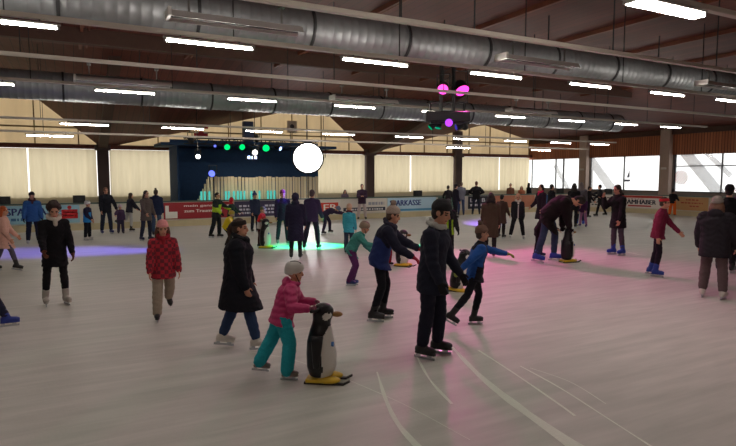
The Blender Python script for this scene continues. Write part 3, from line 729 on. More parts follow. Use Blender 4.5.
def clamp_in(p, m=.55):
    """keep a skater on the ice side of the barrier, moving along the line of sight"""
    k = 1.0
    for _ in range(400):
        x, y = p.x*k, p.y*k
        ok = x < EU-m and y < FV-m
        if ok and x > EU-CR and y > FV-CR: ok = math.hypot(x-(EU-CR), y-(FV-CR)) < CR-m
        if ok: break
        k -= .002
    return V3((p.x*k, p.y*k, 0))
def person(label, px, py, hpx, head, lean=5, roll=0, hp=5, hy=0, L=(4,3,6,0), RR=(0,3,6,0), la=(5,8,15), ra=(5,8,15),
           coat=(30,30,34), hem=.10, puff=.035, cmat=cloth, paint=None, paint_cols=(), legs=(28,28,34), lw=.012, skate=(20,20,22),
           hat=None, hair=(40,28,22), style='short', glove=None, scarf=None, hood=None, fur=None, hs=1.0, sw=1.0, detail=None,
           grab=None, behind=False, group=None, pos=None, eyes=True, backpack=None):
    p = pos if pos is not None else on_z(px, py)
    if not behind and pos is None: p = clamp_in(p)
    if behind and pos is None:
        r_ = on_z(px, py); k = (FV+1.0)/r_.y; p = V3((r_.x*k, FV+1.0, .06))
    dist = V3((p.x*FWD[0]+p.y*FWD[1], 0, 0)).x
    c = V3((-p.x, -p.y, 0)).normalized(); f = -c; rt = V3((f.y, -f.x, 0)); th = R(head)
    fw = c*math.cos(th) + rt*math.sin(th); rz = math.atan2(-fw.x, fw.y)
    big = hpx > 75
    vb = .0085 if big else (.0115 if hpx > 45 else .015); vc = .011 if big else (.014 if hpx > 45 else .018)
    # ---- skeleton (reference size, pelvis at the origin, facing +Y)
    rl = R(roll)
    def U_at(l): return V3((math.sin(rl), math.sin(R(l))*math.cos(rl), math.cos(R(l))*math.cos(rl)))
    U1, U2 = U_at(lean*.75), U_at(lean*1.15)
    def fr(U):
        Rg = (X1 - U*X1.dot(U)).normalized(); return Rg, U.cross(Rg).normalized()
    R1, F1 = fr(U1); R2, F2 = fr(U2)
    O = V3((0,0,0)); mid = O+U1*.25; nk = mid+U2*.275
    if hpx is None: hpx = 50
    sh = {-1: nk-U2*.082-R2*.166*sw, 1: nk-U2*.082+R2*.166*sw}
    hip = {-1: O-R1*.092, 1: O+R1*.092}
    legj = {}
    for s_, q in ((-1, L), (1, RR)):
        fx, ab, kn = q[:3]; fp = q[3] if len(q) > 3 else 0
        d1 = rot_dir(fx, ab, s_); d2 = rot_dir(fx-kn, ab*.75, s_)
        k_ = hip[s_]+d1*TH; a_ = k_+d2*SH
        Ff = V3((s_*math.sin(R(8)), math.cos(R(fp)), -math.sin(R(fp)))); Ff.normalize()
        Rf = (X1 - Ff*X1.dot(Ff)).normalized(); Uf = Rf.cross(Ff).normalized()
        legj[s_] = (k_, a_, Ff, Uf, Rf, d1, d2)
    zmin = min((legj[s_][1] - legj[s_][3]*.158 + legj[s_][2]*t).z for s_ in (-1, 1) for t in (-.12, .17))
    Un = (U2 + U_at(hp)).normalized(); Uh0 = V3((0, math.sin(R(hp)), math.cos(R(hp))))
    Fh0 = V3((0, math.cos(R(hp)), -math.sin(R(hp))))
    my = Matrix.Rotation(R(-hy), 3, 'Z'); Uh = my @ Uh0; Fh = my @ Fh0; Rh = Fh.cross(Uh).normalized()
    hb = nk+Un*.065; Hc = hb+Uh*(.105*hs)
    topz = max((Hc+Uh*(.128*hs+(.03 if hat else .012))).z, (nk+U2*.03).z+.04 if lean > 50 else -9)
    sc_ = hpx*dist/F_PX/(topz-zmin)
    lift = -zmin
    root = part('person', None); root.location = p; root.rotation_euler = (0, 0, rz)
    tag(root, label, 'person', group)
    up0 = V3((0,0,lift))
    # ---- arms
    armj = {}
    for s_, q, gi_ in ((-1, la, 0), (1, ra, 1)):
        S = sh[s_]
        if grab is not None and grab[gi_] is not None:
            t = grab[gi_]; loc = Matrix.Rotation(-rz, 3, 'Z') @ (V3(t)-p); T_ = loc/sc_ - up0
            dd = (T_-S).normalized(); T_ = T_ - dd*.075
            E, W = ik(S, T_, UA, FA, V3((s_*.5, -.3, -.8)))
        else:
            fx, ab, el = q[:3]; inw = q[3] if len(q) > 3 else ab*.4
            d1 = rot_dir(fx, ab, s_); d2 = rot_dir(fx+el, inw, s_); E = S+d1*UA; W = E+d2*FA
        armj[s_] = (S, E, W, (W-E).normalized())
    # ---- body: one continuous surface
    mb = MB(); w = sw
    mb.loft([(O-U1*.09, R1, F1, .12, .085), (O-U1*.04, R1, F1, .152, .105), (O+U1*.05, R1, F1, .150, .10), (O+U1*.17, R1, F1, .132*w, .088), (mid, R1, F1, .140*w, .095),
             (mid+U2*.12, R2, F2, .160*w, .108), (nk-U2*.10, R2, F2, .152*w, .095), (nk-U2*.045, R2, F2, .105*w, .075), (nk+U2*.01, R2, F2, .06, .058)], 18)
    mb.cap(nk-U2*.03, .06, hb+Uh*.03, .052)
    for s_ in (-1, 1):
        k_, a_, Ff, Uf, Rf, d1, d2 = legj[s_]
        mb.cap(hip[s_], .082, k_, .054); mb.cap(k_, .054, k_+(a_-k_)*.3, .058); mb.cap(k_+(a_-k_)*.3, .058, a_, .038)
        mb.cap(a_-Uf*.03-Ff*.03, .032, a_-Uf*.055+Ff*.12, .024)
        S, E, W, D = armj[s_]
        mb.cap(S-R2*s_*.03, .058, S, .056); mb.cap(S, .052, E, .039); mb.cap(E, .039, E+(W-E)*.3, .040); mb.cap(E+(W-E)*.3, .040, W, .026)
        T, N = frame_from(D, F2 if abs(D.dot(F2)) < .9 else V3((-s_, 0, .3)))
        N = N if N.x*s_ < 0 else -N
        if not glove: hand_geo(mb, W, D, T, N, .0095 if big else .012, 55 if grab and grab[0 if s_ < 0 else 1] is not None else 18)
        else: mb.cap(W, .026, W+D*.05, .02)
    h_ = hs
    def H(x, y, z): return Hc + Rh*(x*h_) + Fh*(y*h_) + Uh*(z*h_)
    mb.ell(H(0, -.008, .022), Rh, Fh, Uh, .075*h_, .094*h_, .104*h_, 18, 12)
    mb.ell(H(0, .022, -.050), Rh, Fh, Uh, .056*h_, .068*h_, .072*h_, 16, 10)
    mb.ell(H(0, .068, -.094), Rh, Fh, Uh, .026*h_, .022*h_, .020*h_, 12, 8)
    mb.cap(H(0, .086, .012), .010*h_, H(0, .106, -.028), .0145*h_, 10); mb.ell(H(0, .100, -.034), Rh, Fh, Uh, .019*h_, .013*h_, .011*h_, 10, 7)
    mb.ell(H(0, .085, -.066), Rh, Fh, Uh, .026*h_, .010*h_, .011*h_, 10, 7)
    for s_ in (-1, 1):
        mb.ell(H(s_*.077, -.008, -.005), Rh, Fh, Uh, .010*h_, .021*h_, .032*h_, 10, 7)
        mb.ell(H(s_*.033, .078, .022), Rh, Fh, Uh, .024*h_, .012*h_, .008*h_, 10, 6)
    sk = mat('skin', SKIN, .55, 0, .1, 60, .06)
    lipm, eyem, brow = mat('lips', (160, 84, 78), .5), mat('eye', (28, 22, 20), .3), mat('eyebrow', tuple(int(x*.8) for x in hair), .8)
    def bpaint(co):
        r_ = co - Hc; x, y, z = r_.dot(Rh)/h_, r_.dot(Fh)/h_, r_.dot(Uh)/h_
        if y > .045 and abs(z) < .12:
            if ((abs(x)-.033)/.0145)**2 + ((z-.001)/.0085)**2 < 1: return 1
            if abs(x) < .026 and abs(z+.066) < .0075: return 2
            if .014 < abs(x) < .052 and abs(z-.024) < .006: return 3
        return 0
    add_job(root, mb, vb, 4, sc_, [sk, eyem, lipm, brow], bpaint if hpx > 24 else None); root['_lift'] = lift
    # ---- jacket
    pf = puff; mb = MB()
    secs = []
    dm = ((legj[-1][5]+legj[1][5])*.5); dm.z = min(dm.z, -.6); dm.normalize()
    spread = abs(legj[-1][5].y-legj[1][5].y)
    if hem > .05:
        n_ = max(1, int(hem/.08))
        for i in range(n_, 0, -1):
            t = hem*i/n_; fl_ = 1 + .22*t/.5
            secs.append((O + dm*(t+.03), R1, F1, (.158+pf)*fl_*.98, (.120+pf)*fl_ + spread*t*.33))
    secs += [(O-U1*.04, R1, F1, .158+pf, .112+pf), (O+U1*.05, R1, F1, .155+pf, .108+pf), (O+U1*.17, R1, F1, .142*w+pf, .100+pf), (mid, R1, F1, .150*w+pf, .106+pf),
             (mid+U2*.12, R2, F2, .168*w+pf, .116+pf), (nk-U2*.105, R2, F2, .160*w+pf*.8, .108+pf), (nk-U2*.055, R2, F2, .122*w+pf*.8, .092+pf*.8), (nk-U2*.02, R2, F2, .088*w+pf*.7, .078+pf*.7), (nk+U2*.02, R2, F2, .072+pf*.4, .070+pf*.4), (nk+U2*.045, R2, F2, .066+pf*.3, .064+pf*.3)]
    mb.loft(secs, 22)
    for s_ in (-1, 1):
        S, E, W, D = armj[s_]
        mb.cap(S-R2*s_*.03, .066+pf*.7, S, .064+pf*.7); mb.cap(S, .060+pf*.7, E, .047+pf*.6); mb.cap(E, .047+pf*.6, W-D*.02, .034+pf*.45)
    if hood:
        mb.ell(nk-F2*(.085+pf*.4)+U2*.0, R2, F2, U2, .125, .062, .085, 14, 9)
        for a_ in range(0, 360, 20): mb.sph(nk+R2*(.088*math.cos(R(a_)))+F2*(.080*math.sin(R(a_)))+U2*(.035+.01*math.sin(R(a_))), .034, 8, 6)
    jk = part('jacket' if hem < .22 else 'coat', root); jm = [cmat(coat)] + [cmat(x) for x in paint_cols]
    jp = None
    if paint:
        arms = [(armj[s_][0], armj[s_][1], armj[s_][2]) for s_ in (-1, 1)]
        def jp(co):
            r_ = co-mid; on_arm = min(min((co-a_).length if (co-a_).dot(b_-a_) < 0 else (co-a_-(b_-a_)*max(0, min(1, (co-a_).dot(b_-a_)/(b_-a_).length_squared))).length for a_, b_ in ((A, E_), (E_, W_))) for A, E_, W_ in arms) < .09+pf and abs(r_.dot(R2)) > .11
            return paint(r_.dot(R2), r_.dot(F2), r_.dot(U2), on_arm)
    add_job(jk, mb, vc, 3, sc_, jm, jp, .007, px)
    if fur:
        mb = MB(); rr = random.Random(px)
        for i in range(34):
            a_ = i/34*2*math.pi; mb.sph(nk+R2*(.105*math.cos(a_))+F2*(.098*math.sin(a_)-.015)+U2*(.035-.02*math.sin(a_)+rr.uniform(-.012, .012)), rr.uniform(.026, .038), 8, 6)
        add_job(part('fur_collar', root), mb, vc, 1, sc_, [mat('fur', fur, 1, 0, 1, 90, .3)], None, .01, px)
    # ---- trousers
    mb = MB()
    mb.loft([(O-U1*.10, R1, F1, .12, .09), (O-U1*.04, R1, F1, .157, .112), (O+U1*.06, R1, F1, .152, .106), (O+U1*.12, R1, F1, .142, .098)], 18)
    for s_ in (-1, 1):
        k_, a_, Ff, Uf, Rf, d1, d2 = legj[s_]
        mb.cap(hip[s_], .088+lw, k_, .061+lw); mb.cap(k_, .061+lw, k_+(a_-k_)*.3, .064+lw); mb.cap(k_+(a_-k_)*.3, .064+lw, a_-d2*(.03 if lw < .03 else -.005), .046+lw*1.15)
    add_job(part('trousers', root), mb, vc, 3, sc_, [cloth(legs)], None, .005, px+3)
    # ---- skates
    for s_ in (-1, 1):
        k_, a_, Ff, Uf, Rf, d1, d2 = legj[s_]
        mb = MB()
        lg = .115 if lw < .03 else .05
        mb.cap(a_-d2*lg, .062, a_, .056); mb.cap(a_, .057, a_-Uf*.045-Ff*.035, .052)
        mb.loft([(a_-Uf*.048+Ff*t, Rf, Uf, hw, hh) for t, hw, hh in ((-.085, .028, .034), (-.06, .047, .048), (0, .050, .052), (.07, .054, .045), (.13, .052, .038), (.165, .036, .026), (.18, .018, .016))], 14)
        mb.loft([(a_-Uf*.093+Ff*t, Rf, Uf, hw, .010) for t, hw in ((-.09, .03), (-.05, .042), (.08, .046), (.15, .040), (.18, .02))], 14)
        b_ = part('skate', root); add_job(b_, mb, vc, 2, sc_, [mat('skate_boot', skate, .4, 0, .05, 30, .05)])
        mb = MB(); c0 = a_-Uf*.100
        mb.obox(a_-Uf*.142+Ff*.03, Rf, Ff, Uf, (.006, .275, .030)); mb.obox(a_-Uf*.120+Ff*.10, Rf, Ff, Uf, (.018, .06, .034)); mb.obox(a_-Uf*.120-Ff*.05, Rf, Ff, Uf, (.018, .05, .034))
        mb.v = [tuple((V3(v)+up0)*sc_) for v in mb.v]; mb.build('blade', M_steel if sum(skate) < 500 else M_steel, b_)
    # ---- gloves
    if glove:
        for s_ in (-1, 1):
            S, E, W, D = armj[s_]; mb = MB()
            T, N = frame_from(D, F2 if abs(D.dot(F2)) < .9 else V3((-s_, 0, .3))); N = N if N.x*s_ < 0 else -N
            mb.cap(W-D*.03, .038, W+D*.02, .036); hand_geo(mb, W, D, T, N, .0125, 50 if grab else 22)
            add_job(part('glove', root), mb, .0065 if big else .011, 2, sc_, [cloth(glove)])
    # ---- scarf
    if scarf:
        mb = MB()
        for i in range(20):
            a0, a1 = i/20*2*math.pi, (i+1)/20*2*math.pi
            def q(a_): return nk+Rh*(.088*math.cos(a_))+F2*(.085*math.sin(a_)+.012)+U2*(.05-.028*math.sin(a_))
            mb.cap(q(a0), .036, q(a1), .036, 10)
        mb.cap(nk+F2*.10+U2*.02, .04, nk+F2*.125-U2*.07, .035)
        add_job(part('scarf', root), mb, vc, 2, sc_, [cloth(scarf)], None, .006, px)
    # ---- hair
    rr = random.Random(int(px)*7+1)
    if style != 'none':
        mb = MB()
        mb.ell(H(0, -.022, .034), Rh, Fh, Uh, .085*h_, .098*h_, .106*h_, 18, 12)
        mb.ell(H(0, -.045, -.02), Rh, Fh, Uh, .078*h_, .062*h_, .075*h_, 14, 9)
        if style == 'curly':
            for i in range(70):
                a_, e_ = rr.uniform(0, 6.28), rr.uniform(-.1, 1.5)
                mb.sph(H(.086*math.cos(a_)*math.cos(e_), -.015+.100*math.sin(a_)*math.cos(e_) if math.sin(a_) < .6 or e_ > .55 else -.02, .045+.105*math.sin(e_)), rr.uniform(.028, .04), 8, 6)
        if style in ('long', 'bob'):
            ln = .34 if style == 'long' else .17
            for x in (-.075, -.05, -.02, .02, .05, .075):
                y = -.02-.05*(1-(x/.08)**2)
                a0 = H(x, y, .01); a1 = a0 + V3((0, -.25*math.sin(R(lean)), -1)).normalized()*ln*h_ - F2*.045*(ln/.34) + R2*x*.5
                mb.cap(a0, .032*h_, (a0+a1)/2-F2*.01, .036*h_); mb.cap((a0+a1)/2-F2*.01, .036*h_, a1, .018*h_)
        if style == 'ponytail':
            a0 = H(0, -.11, .05); mb.sph(a0, .03); mb.cap(a0, .03, a0-Fh*.04-Z1*.08, .036); mb.cap(a0-Fh*.04-Z1*.08, .036, a0-Fh*.05-Z1*.22, .012)
        if style == 'bun': mb.sph(H(0, -.06, .15), .042*h_)
        add_job(part('hair', root), mb, .012, 1 if style == 'curly' else 2, sc_, [mat('hair', hair, .7, 0, .9, 70, .3)], None, .004, px)
    # ---- hats
    if hat:
        kind, hc = hat[0], hat[1]
        Ub = (Uh*1.0 - Fh*(-.0 if kind == 'helmet' else .22)).normalized(); Rb = Rh; Fb = Ub.cross(Rb).normalized()
        if kind in ('beanie', 'cap'):
            mb = MB(); b0 = H(0, -.010, .030)
            mb.loft([(b0+Ub*(z*h_), Rb, Fb, a_*h_, c_*h_) for z, a_, c_ in ((-.004, .086, .106), (0, .094, .113), (.035, .094, .113), (.044, .089, .108), (.08, .080, .096), (.105, .060, .072), (.122, .034, .04), (.128, .008, .01))], 24)
            if kind == 'cap': mb.ell(b0+Fb*.125*h_+Ub*.006, Rb, Fb, Ub, .07, .07, .012, 14, 6)
            hobj = part('hat' if kind == 'cap' else 'beanie', root); add_job(hobj, mb, .011, 1, sc_, [mat('knit', hc, .95, 0, .8, 80, .22)], None, .004, px)
            if len(hat) > 2 and hat[2]:
                mb = MB(); c_ = b0+Ub*(.155*h_)
                for i in range(30): 
                    d_ = V3((rr.gauss(0, 1), rr.gauss(0, 1), rr.gauss(0, 1))).normalized(); mb.sph(c_+d_*.03*h_, .02*h_, 8, 6)
                mb.sph(c_, .036*h_); pm = part('pompon', hobj); add_job(pm, mb, .010, 0, sc_, [mat('fur', hat[2], 1, 0, 1, 90, .3)], None, .006, px)
        if kind == 'helmet':
            mb = MB(); b0 = H(0, -.008, .012)
            mb.loft([(b0+Uh*(z*h_)-Fh*(y_*h_), Rh, Fh, a_*h_, c_*h_) for z, y_, a_, c_ in ((-.045, .055, .082, .062), (-.02, .03, .094, .094), (.012, .006, .101, .120), (.05, 0, .104, .124), (.09, 0, .094, .112), (.12, 0, .072, .088), (.138, 0, .04, .05), (.143, 0, .01, .012))], 24)
            hobj = part('helmet', root); 
            def hpn(co):
                r_ = co-Hc; x, y, z = r_.dot(Rh)/h_, r_.dot(Fh)/h_, r_.dot(Uh)/h_
                return 1 if z > .07 and abs(abs(x)-.045) < .008 and abs(y) < .07 else 0
            add_job(hobj, mb, .010, 2, sc_, [mat('helmet_shell', hc, .3, .1), M_black], hpn)
            mb = MB(); mb.cap(H(.088, .02, -.02), .007, H(.05, .07, -.118), .007, 6); mb.cap(H(-.088, .02, -.02), .007, H(-.05, .07, -.118), .007, 6); mb.cap(H(.05, .07, -.118), .007, H(-.05, .07, -.118), .007, 6)
            mb.v = [tuple((V3(v)+up0)*sc_) for v in mb.v]; mb.build('strap', M_black, hobj)
        if kind == 'band':
            mb = MB(); b0 = H(0, -.018, .036)
            mb.loft([(b0+Ub*(z*h_), Rb, Fb, a_*h_, c_*h_) for z, a_, c_ in ((-.005, .08, .09), (0, .092, .108), (.055, .088, .104), (.06, .075, .09))], 24)
            add_job(part('headband', root), mb, .010, 1, sc_, [mat('knit', hc, .95, 0, .8, 80, .22)])
        if kind == 'hood':
            mb = MB(); mb.ell(H(0, -.03, .03), Rh, Fh, Uh, .108*h_, .112*h_, .13*h_, 18, 12); mb.ell(nk-F2*.03+U2*.04, R2, F2, U2, .12, .10, .09, 14, 9)
            add_job(part('hood', root), mb, .012, 2, sc_, [cmat(hc)], None, .006, px)
    # all collected vertices are relative to the pelvis: remember the shift for the bake
    for j in range(len(_jobs)-1, -1, -1):
        o = _jobs[j][0]
        if '_l' in o: break
        o['_l'] = lift
        if o is root: break
    if '_lift' in root: del root['_lift']
    root['_h'] = sc_*(topz-zmin)
    return root, p, rz, sc_
def bake_people():
    bpy.context.view_layer.update()
    dg = bpy.context.evaluated_depsgraph_get()
    out = []
    for (o, scale, mats, paint, wr, seed) in _jobs:
        out.append(bpy.data.meshes.new_from_object(o.evaluated_get(dg)))
    for (o, scale, mats, paint, wr, seed), me in zip(_jobs, out):
        n = len(me.vertices); co = np.empty(n*3, np.float32); me.vertices.foreach_get('co', co); co = co.reshape(n, 3)
        me.materials.clear()
        for m in mats: me.materials.append(m)
        if paint is not None:
            mi = [paint(p.center) for p in me.polygons]; me.polygons.foreach_set('material_index', mi)
        else: me.polygons.foreach_set('material_index', [0]*len(me.polygons))
        if wr:
            nr = np.empty(n*3, np.float32); me.vertices.foreach_get('normal', nr); nr = nr.reshape(n, 3)
            q = co*np.array([1, 1, 1.6]) + seed*.37
            f_ = np.sin(q[:,0]*19+2.1*np.sin(q[:,2]*13))*np.sin(q[:,2]*23+1.7*np.sin(q[:,1]*17+q[:,0]*9)) + .6*np.sin(q[:,2]*41+3*np.sin(q[:,0]*23+q[:,1]*19))
            co = co + nr*(f_*wr*.6)[:, None]
        co = (co + np.array([0, 0, o['_l']], np.float32))*scale
        me.vertices.foreach_set('co', co.astype(np.float32).ravel())
        me.polygons.foreach_set('use_smooth', [True]*len(me.polygons)); me.update()
        old = o.data; o.modifiers.clear(); o.data = me; me.name = o.name; bpy.data.meshes.remove(old); del o['_l']
    for o in sc.objects:
        if '_h' in o: print('H %.2f %s' % (o['_h'], o.get('label'))); del o['_h']

# ------------------------------------------------------------------ penguin skating aids
M_pb, M_pw, M_py = mat('black_plastic', (20, 20, 24), .3), mat('white_plastic', (226, 222, 216), .35), mat('yellow_plastic', (232, 190, 50), .4)
def penguin(label, px, py, hpx, head, tilt=0):
    p = on_z(px, py); dist = p.x*FWD[0]+p.y*FWD[1]; s = hpx*dist/F_PX
    c = V3((-p.x, -p.y, 0)).normalized(); f = -c; rt = V3((f.y, -f.x, 0)); fw = c*math.cos(R(head))+rt*math.sin(R(head)); rz = math.atan2(-fw.x, fw.y)
    root = empty('penguin_skate_aid', p, rz); tag(root, label, 'skating aid', 'penguin skating aids')
    root.rotation_euler = (R(-tilt), 0, rz)
    def B(mb, n, m, par=root, sm=True, **k): mb.v = [tuple(V3(v)*s) for v in mb.v]; return mb.build(n, m, par, sm, **k)
    mb = MB()
    key = np.array(((.07, 0, .10, .10), (.09, 0, .16, .155), (.2, .01, .20, .20), (.36, .01, .205, .205), (.52, .0, .185, .185), (.66, .005, .15, .15), (.74, .01, .12, .125), (.79, .02, .115, .125), (.86, .035, .125, .145), (.93, .04, .115, .13), (.98, .035, .08, .09), (1.0, .03, .02, .025)))
    zz = np.linspace(.07, 1.0, 70)
    mb.loft([(V3((0, float(np.interp(z, key[:,0], key[:,1])), float(z))), X1, Y1, float(np.interp(z, key[:,0], key[:,2]))*.92, float(np.interp(z, key[:,0], key[:,3]))*.92) for z in zz], 64)
    me_f = mb.f; vs = mb.v
    for i, fc in enumerate(me_f):
        cx = sum(vs[k][0] for k in fc)/len(fc); cy = sum(vs[k][1] for k in fc)/len(fc); cz = sum(vs[k][2] for k in fc)/len(fc)
        if cy > .02 and cz < .72 and abs(cx) < .185*math.sqrt(max(0, 1-((cz-.34)/.40)**2)): mb.m[i] = 1
        if cy > .05 and ((abs(cx)-.085)/.03)**2 + ((cz-.85)/.05)**2 < 1: mb.m[i] = 1
    body = B(mb, 'body', [M_pb, M_pw])
    mb = MB(); mb.ell(V3((0, .205, .86)), X1, Y1, Z1, .048, .075, .034, 12, 8); B(mb, 'beak', mat('beak_plastic', (150, 110, 60), .4))
    for sx_ in (-1, 1):
        mb = MB(); mb.loft([(V3((sx_*(.175+.05*t), -.01, .62-.38*t)), Y1, X1, .07*(1-.6*t)+.01, .022) for t in (0, .2, .5, .8, 1)], 12); B(mb, 'wing', M_pb)
        mb = MB(); mb.sph(V3((sx_*.085, .125, .895)), .016, 10, 7); B(mb, 'eye', M_black)
        mb = MB(); mb.cap(V3((sx_*.09, -.01, .93)), .022, V3((sx_*.20, -.07, .93)), .022, 10); B(mb, 'handle', M_pb)
        mb = MB(); mb.ell(V3((sx_*.09, .10, .055)), X1, Y1, Z1, .085, .17, .045, 14, 8); B(mb, 'foot', M_py)
        mb = MB(); mb.box((sx_*.11, .06, .012), (.045, .50, .024)); mb.bar((sx_*.11, .30, .012), (sx_*.11, .38, .055), .045, .022); B(mb, 'runner', mat('runner_plastic', (40, 36, 34), .5), sm=False)
    mb = MB(); mb.box((0, .0, .045), (.30, .34, .045)); B(mb, 'base', M_py, sm=False, bevel=.01)
    mb = MB(); mb.loft([(V3((.07, .15, .50)), X1, Z1, .03, .03), (V3((.07, .178, .50)), X1, Z1, .03, .03)], 14); B(mb, 'badge', mat('blue_badge', (70, 120, 190), .5), sm=False)
    M = Matrix.Translation(p) @ Matrix.Rotation(rz, 4, 'Z')
    return root, (M @ V3((-.20*s, -.07*s, .93*s)), M @ V3((.20*s, -.07*s, .93*s)))
# ------------------------------------------------------------------ the skaters
P1, G1 = penguin('large black and white penguin skating aid pushed by the child in pink', 321, 381, 82, 78)
P2, G2 = penguin('penguin skating aid beside the gloves of the bobble hat boy', 402, 266, 37, 60)
P3, G3 = penguin('penguin skating aid between the tall man and the boy with spread arms', 455, 291, 44, 95, 12)
P4, G4 = penguin('penguin skating aid under the hands of the bent over skaters', 567, 262, 35, 125)
P5, G5 = penguin('low penguin skating aid in front of the child in red', 265, 248, 30, 70)
NAVY, BLK = (32, 36, 58), (24, 23, 27)
# foreground
person('tall man in dark navy jacket and black beanie with grey hood', 431, 356, 161, 68, 7, hp=18, L=(8,3,12), RR=(0,3,8), la=(14,8,22), ra=(8,10,16),
       coat=(36,38,54), hem=.20, puff=.045, legs=(30,30,46), lw=.022, skate=BLK, hat=('beanie', (40,40,44)), hair=(40,32,28), glove=(30,28,32), fur=(200,200,194), sw=1.05, hs=1.06)
person('boy in blue and black jacket skating with arms spread wide', 474, 326, 104, 100, 12, hp=2, L=(14,3,26), RR=(-22,9,18,28), la=(74,8,4), ra=(-50,22,4), coat=(38,84,158), hem=.12, puff=.035,
       paint=lambda x,y,z,a: 1 if (not a and abs(x) < .13 and (y > 0 or z > .14)) or (not a and z < -.12 and y > 0) else 0, paint_cols=((30,28,36),), legs=(28,28,36), lw=.006, skate=BLK,
       hat=('beanie', (122,92,78), (104,80,70)), hair=(70,52,44), glove=(150,160,80), hs=1.06)
person('woman in long black padded coat and jeans with white skates', 239, 349, 136, 78, 4, hp=4, L=(-12,2,10,8), RR=(22,2,8,-4), la=(5,6,14), ra=(6,8,14), coat=(24,25,34), hem=.38, puff=.085, legs=(52,70,104), lw=.018,
       skate=(222,216,206), hair=(64,42,34), style='ponytail', hat=('band', (40,32,30)), scarf=(30,30,36), sw=.95)
_, _, _, _ = person('small child in pink padded jacket and turquoise trousers pushing a penguin', 283, 377, 121, 86, 20, hp=6, L=(-24,3,4,10), RR=(16,3,22), coat=(196,52,112), hem=.10, puff=.068, cmat=puffer, legs=(42,164,178), lw=.048,
       skate=(128,118,112), hat=('helmet', (206,202,196)), style='none', glove=(150,90,110), hs=1.22, sw=.95, grab=G1, fur=None, hood=True)
person('curly haired boy in black coat with pale scarf and grey skates', 57, 305, 104, 12, 6, hp=26, hy=6, L=(6,4,8), RR=(-2,5,6), la=(6,12,14), ra=(20,10,30), coat=(20,19,24), hem=.26, puff=.035, legs=(26,24,28), lw=.004,
       skate=(176,170,160), hair=(46,30,26), style='curly', scarf=(206,196,182), glove=(104,62,46), hs=1.03)
person('child in red plaid jacket and pink beanie facing the camera', 165, 320, 103, 6, 5, hp=10, L=(-14,3,42,40), RR=(4,3,6), la=(5,14,14), ra=(8,14,14), coat=(150,34,48), hem=.17, puff=.055, cmat=(lambda c: plaid((182,40,56), (112,36,48))),
       legs=(164,150,134), lw=.030, skate=BLK, hat=('beanie', (232,156,156)), hair=(96,62,48), style='bob', scarf=(150,34,46), hs=1.10, sw=.95)
person('boy in navy jacket and grey bobble hat leaning forward with red gloves', 379, 320, 117, 84, 20, hp=14, L=(14,4,22), RR=(8,4,26), la=(52,4,12), ra=(34,6,26), coat=(38,52,104), hem=.12, puff=.05,
       paint=lambda x,y,z,a: 1 if z > .06 or a else 0, paint_cols=((34,34,52),), legs=(24,24,32), lw=.008, skate=BLK, hat=('beanie', (172,154,142), (150,130,118)), hair=(80,60,50), glove=(150,30,46), fur=(50,48,64), hs=1.02)
person('girl in teal jacket and purple trousers leaning far forward', 351, 286, 66, 84, 36, hp=18, L=(16,4,30), RR=(20,4,44), la=(26,8,20), ra=(46,8,40), coat=(70,146,138), hem=.14, puff=.05, legs=(92,46,96), lw=.030, skate=(36,50,110),
       hat=('helmet', (150,132,112)), style='none', hs=1.16)
person('child in turquoise jacket and cream beanie standing behind the teal girl', 349, 254, 51, 160, 4, coat=(66,170,190), hem=.16, puff=.045, legs=(60,70,90), lw=.025, hat=('beanie', (214,184,158)), hair=(190,150,110), style='short', scarf=(110,50,70), hs=1.14)
person('small child in red holding the penguin beyond the bobble hat boy', 389, 266, 44, 80, 10, hp=6, L=(4,4,8), RR=(-4,4,8), coat=(60,30,40), hem=.06, puff=.045, legs=(170,34,50), lw=.028, hat=('helmet', (120,40,52)), style='none', glove=(170,40,50), hs=1.2, grab=G2)
person('child in black jacket with lime sides behind the tall man', 447, 262, 64, 30, 3, coat=(28,30,34), hem=.16, puff=.045, paint=lambda x,y,z,a: 1 if (not a and z < .0 and abs(x) > .05) else 0, paint_cols=((150,190,50),), legs=(30,30,36), lw=.02,
       hat=('beanie', (42,64,52)), hair=(50,40,34), la=(10,14,10), ra=(10,10,20), glove=(24,24,28))
person('crouching child in lime jacket reaching from behind the tall man to a penguin', 434, 294, 50, 92, 38, hp=14, L=(26,5,44), RR=(30,5,60), coat=(130,176,48), hem=.10, puff=.045, legs=(34,42,80), lw=.025, skate=(30,38,80),
       hat=('helmet', (40,44,56)), style='none', hs=1.15, grab=G3, glove=(40,40,44))
# right half
person('woman in long olive brown coat with dark fur collar, seen from behind', 490, 257, 65, 176, 3, L=(2,3,6), RR=(-6,2,10), coat=(74,60,48), hem=.40, puff=.05, legs=(34,30,32), lw=.006, skate=(120,50,48), hair=(34,24,22), style='bob', fur=(32,26,30), la=(4,9,10), ra=(10,9,14))
person('person with black hair in plain brown coat beyond the olive coat woman', 501, 238, 44, 150, 3, coat=(84,62,56), hem=.36, puff=.04, legs=(40,34,36), hair=(22,17,17), ra=(14,12,18))
person('fair haired child in black jacket with pale collar and white skates', 517, 239, 46, 8, 4, hp=10, L=(4,12,10), RR=(-2,12,10), coat=(36,34,42), hem=.10, puff=.045, paint=lambda x,y,z,a: 1 if y > .08 and abs(x) < .022 and z < .16 else 0, paint_cols=((196,190,190),), legs=(28,26,32), lw=.022,
       skate=(206,200,198), hair=(206,160,130), style='bob', scarf=(222,206,204), hs=1.12, glove=(30,30,34))
person('person in dark jacket leaning an arm on the far barrier', 448, 214, 31, 150, 6, roll=-4, coat=(38,36,40), legs=(40,40,50), hair=(48,36,30), la=(10,40,20), ra=(20,10,30))
person('man in grey jacket and jeans chatting at the far barrier', 461, 215, 34, 190, 3, coat=(112,112,122), legs=(62,74,104), skate=(36,40,70), hair=(96,76,62), style='short', ra=(30,10,60), la=(8,10,20))
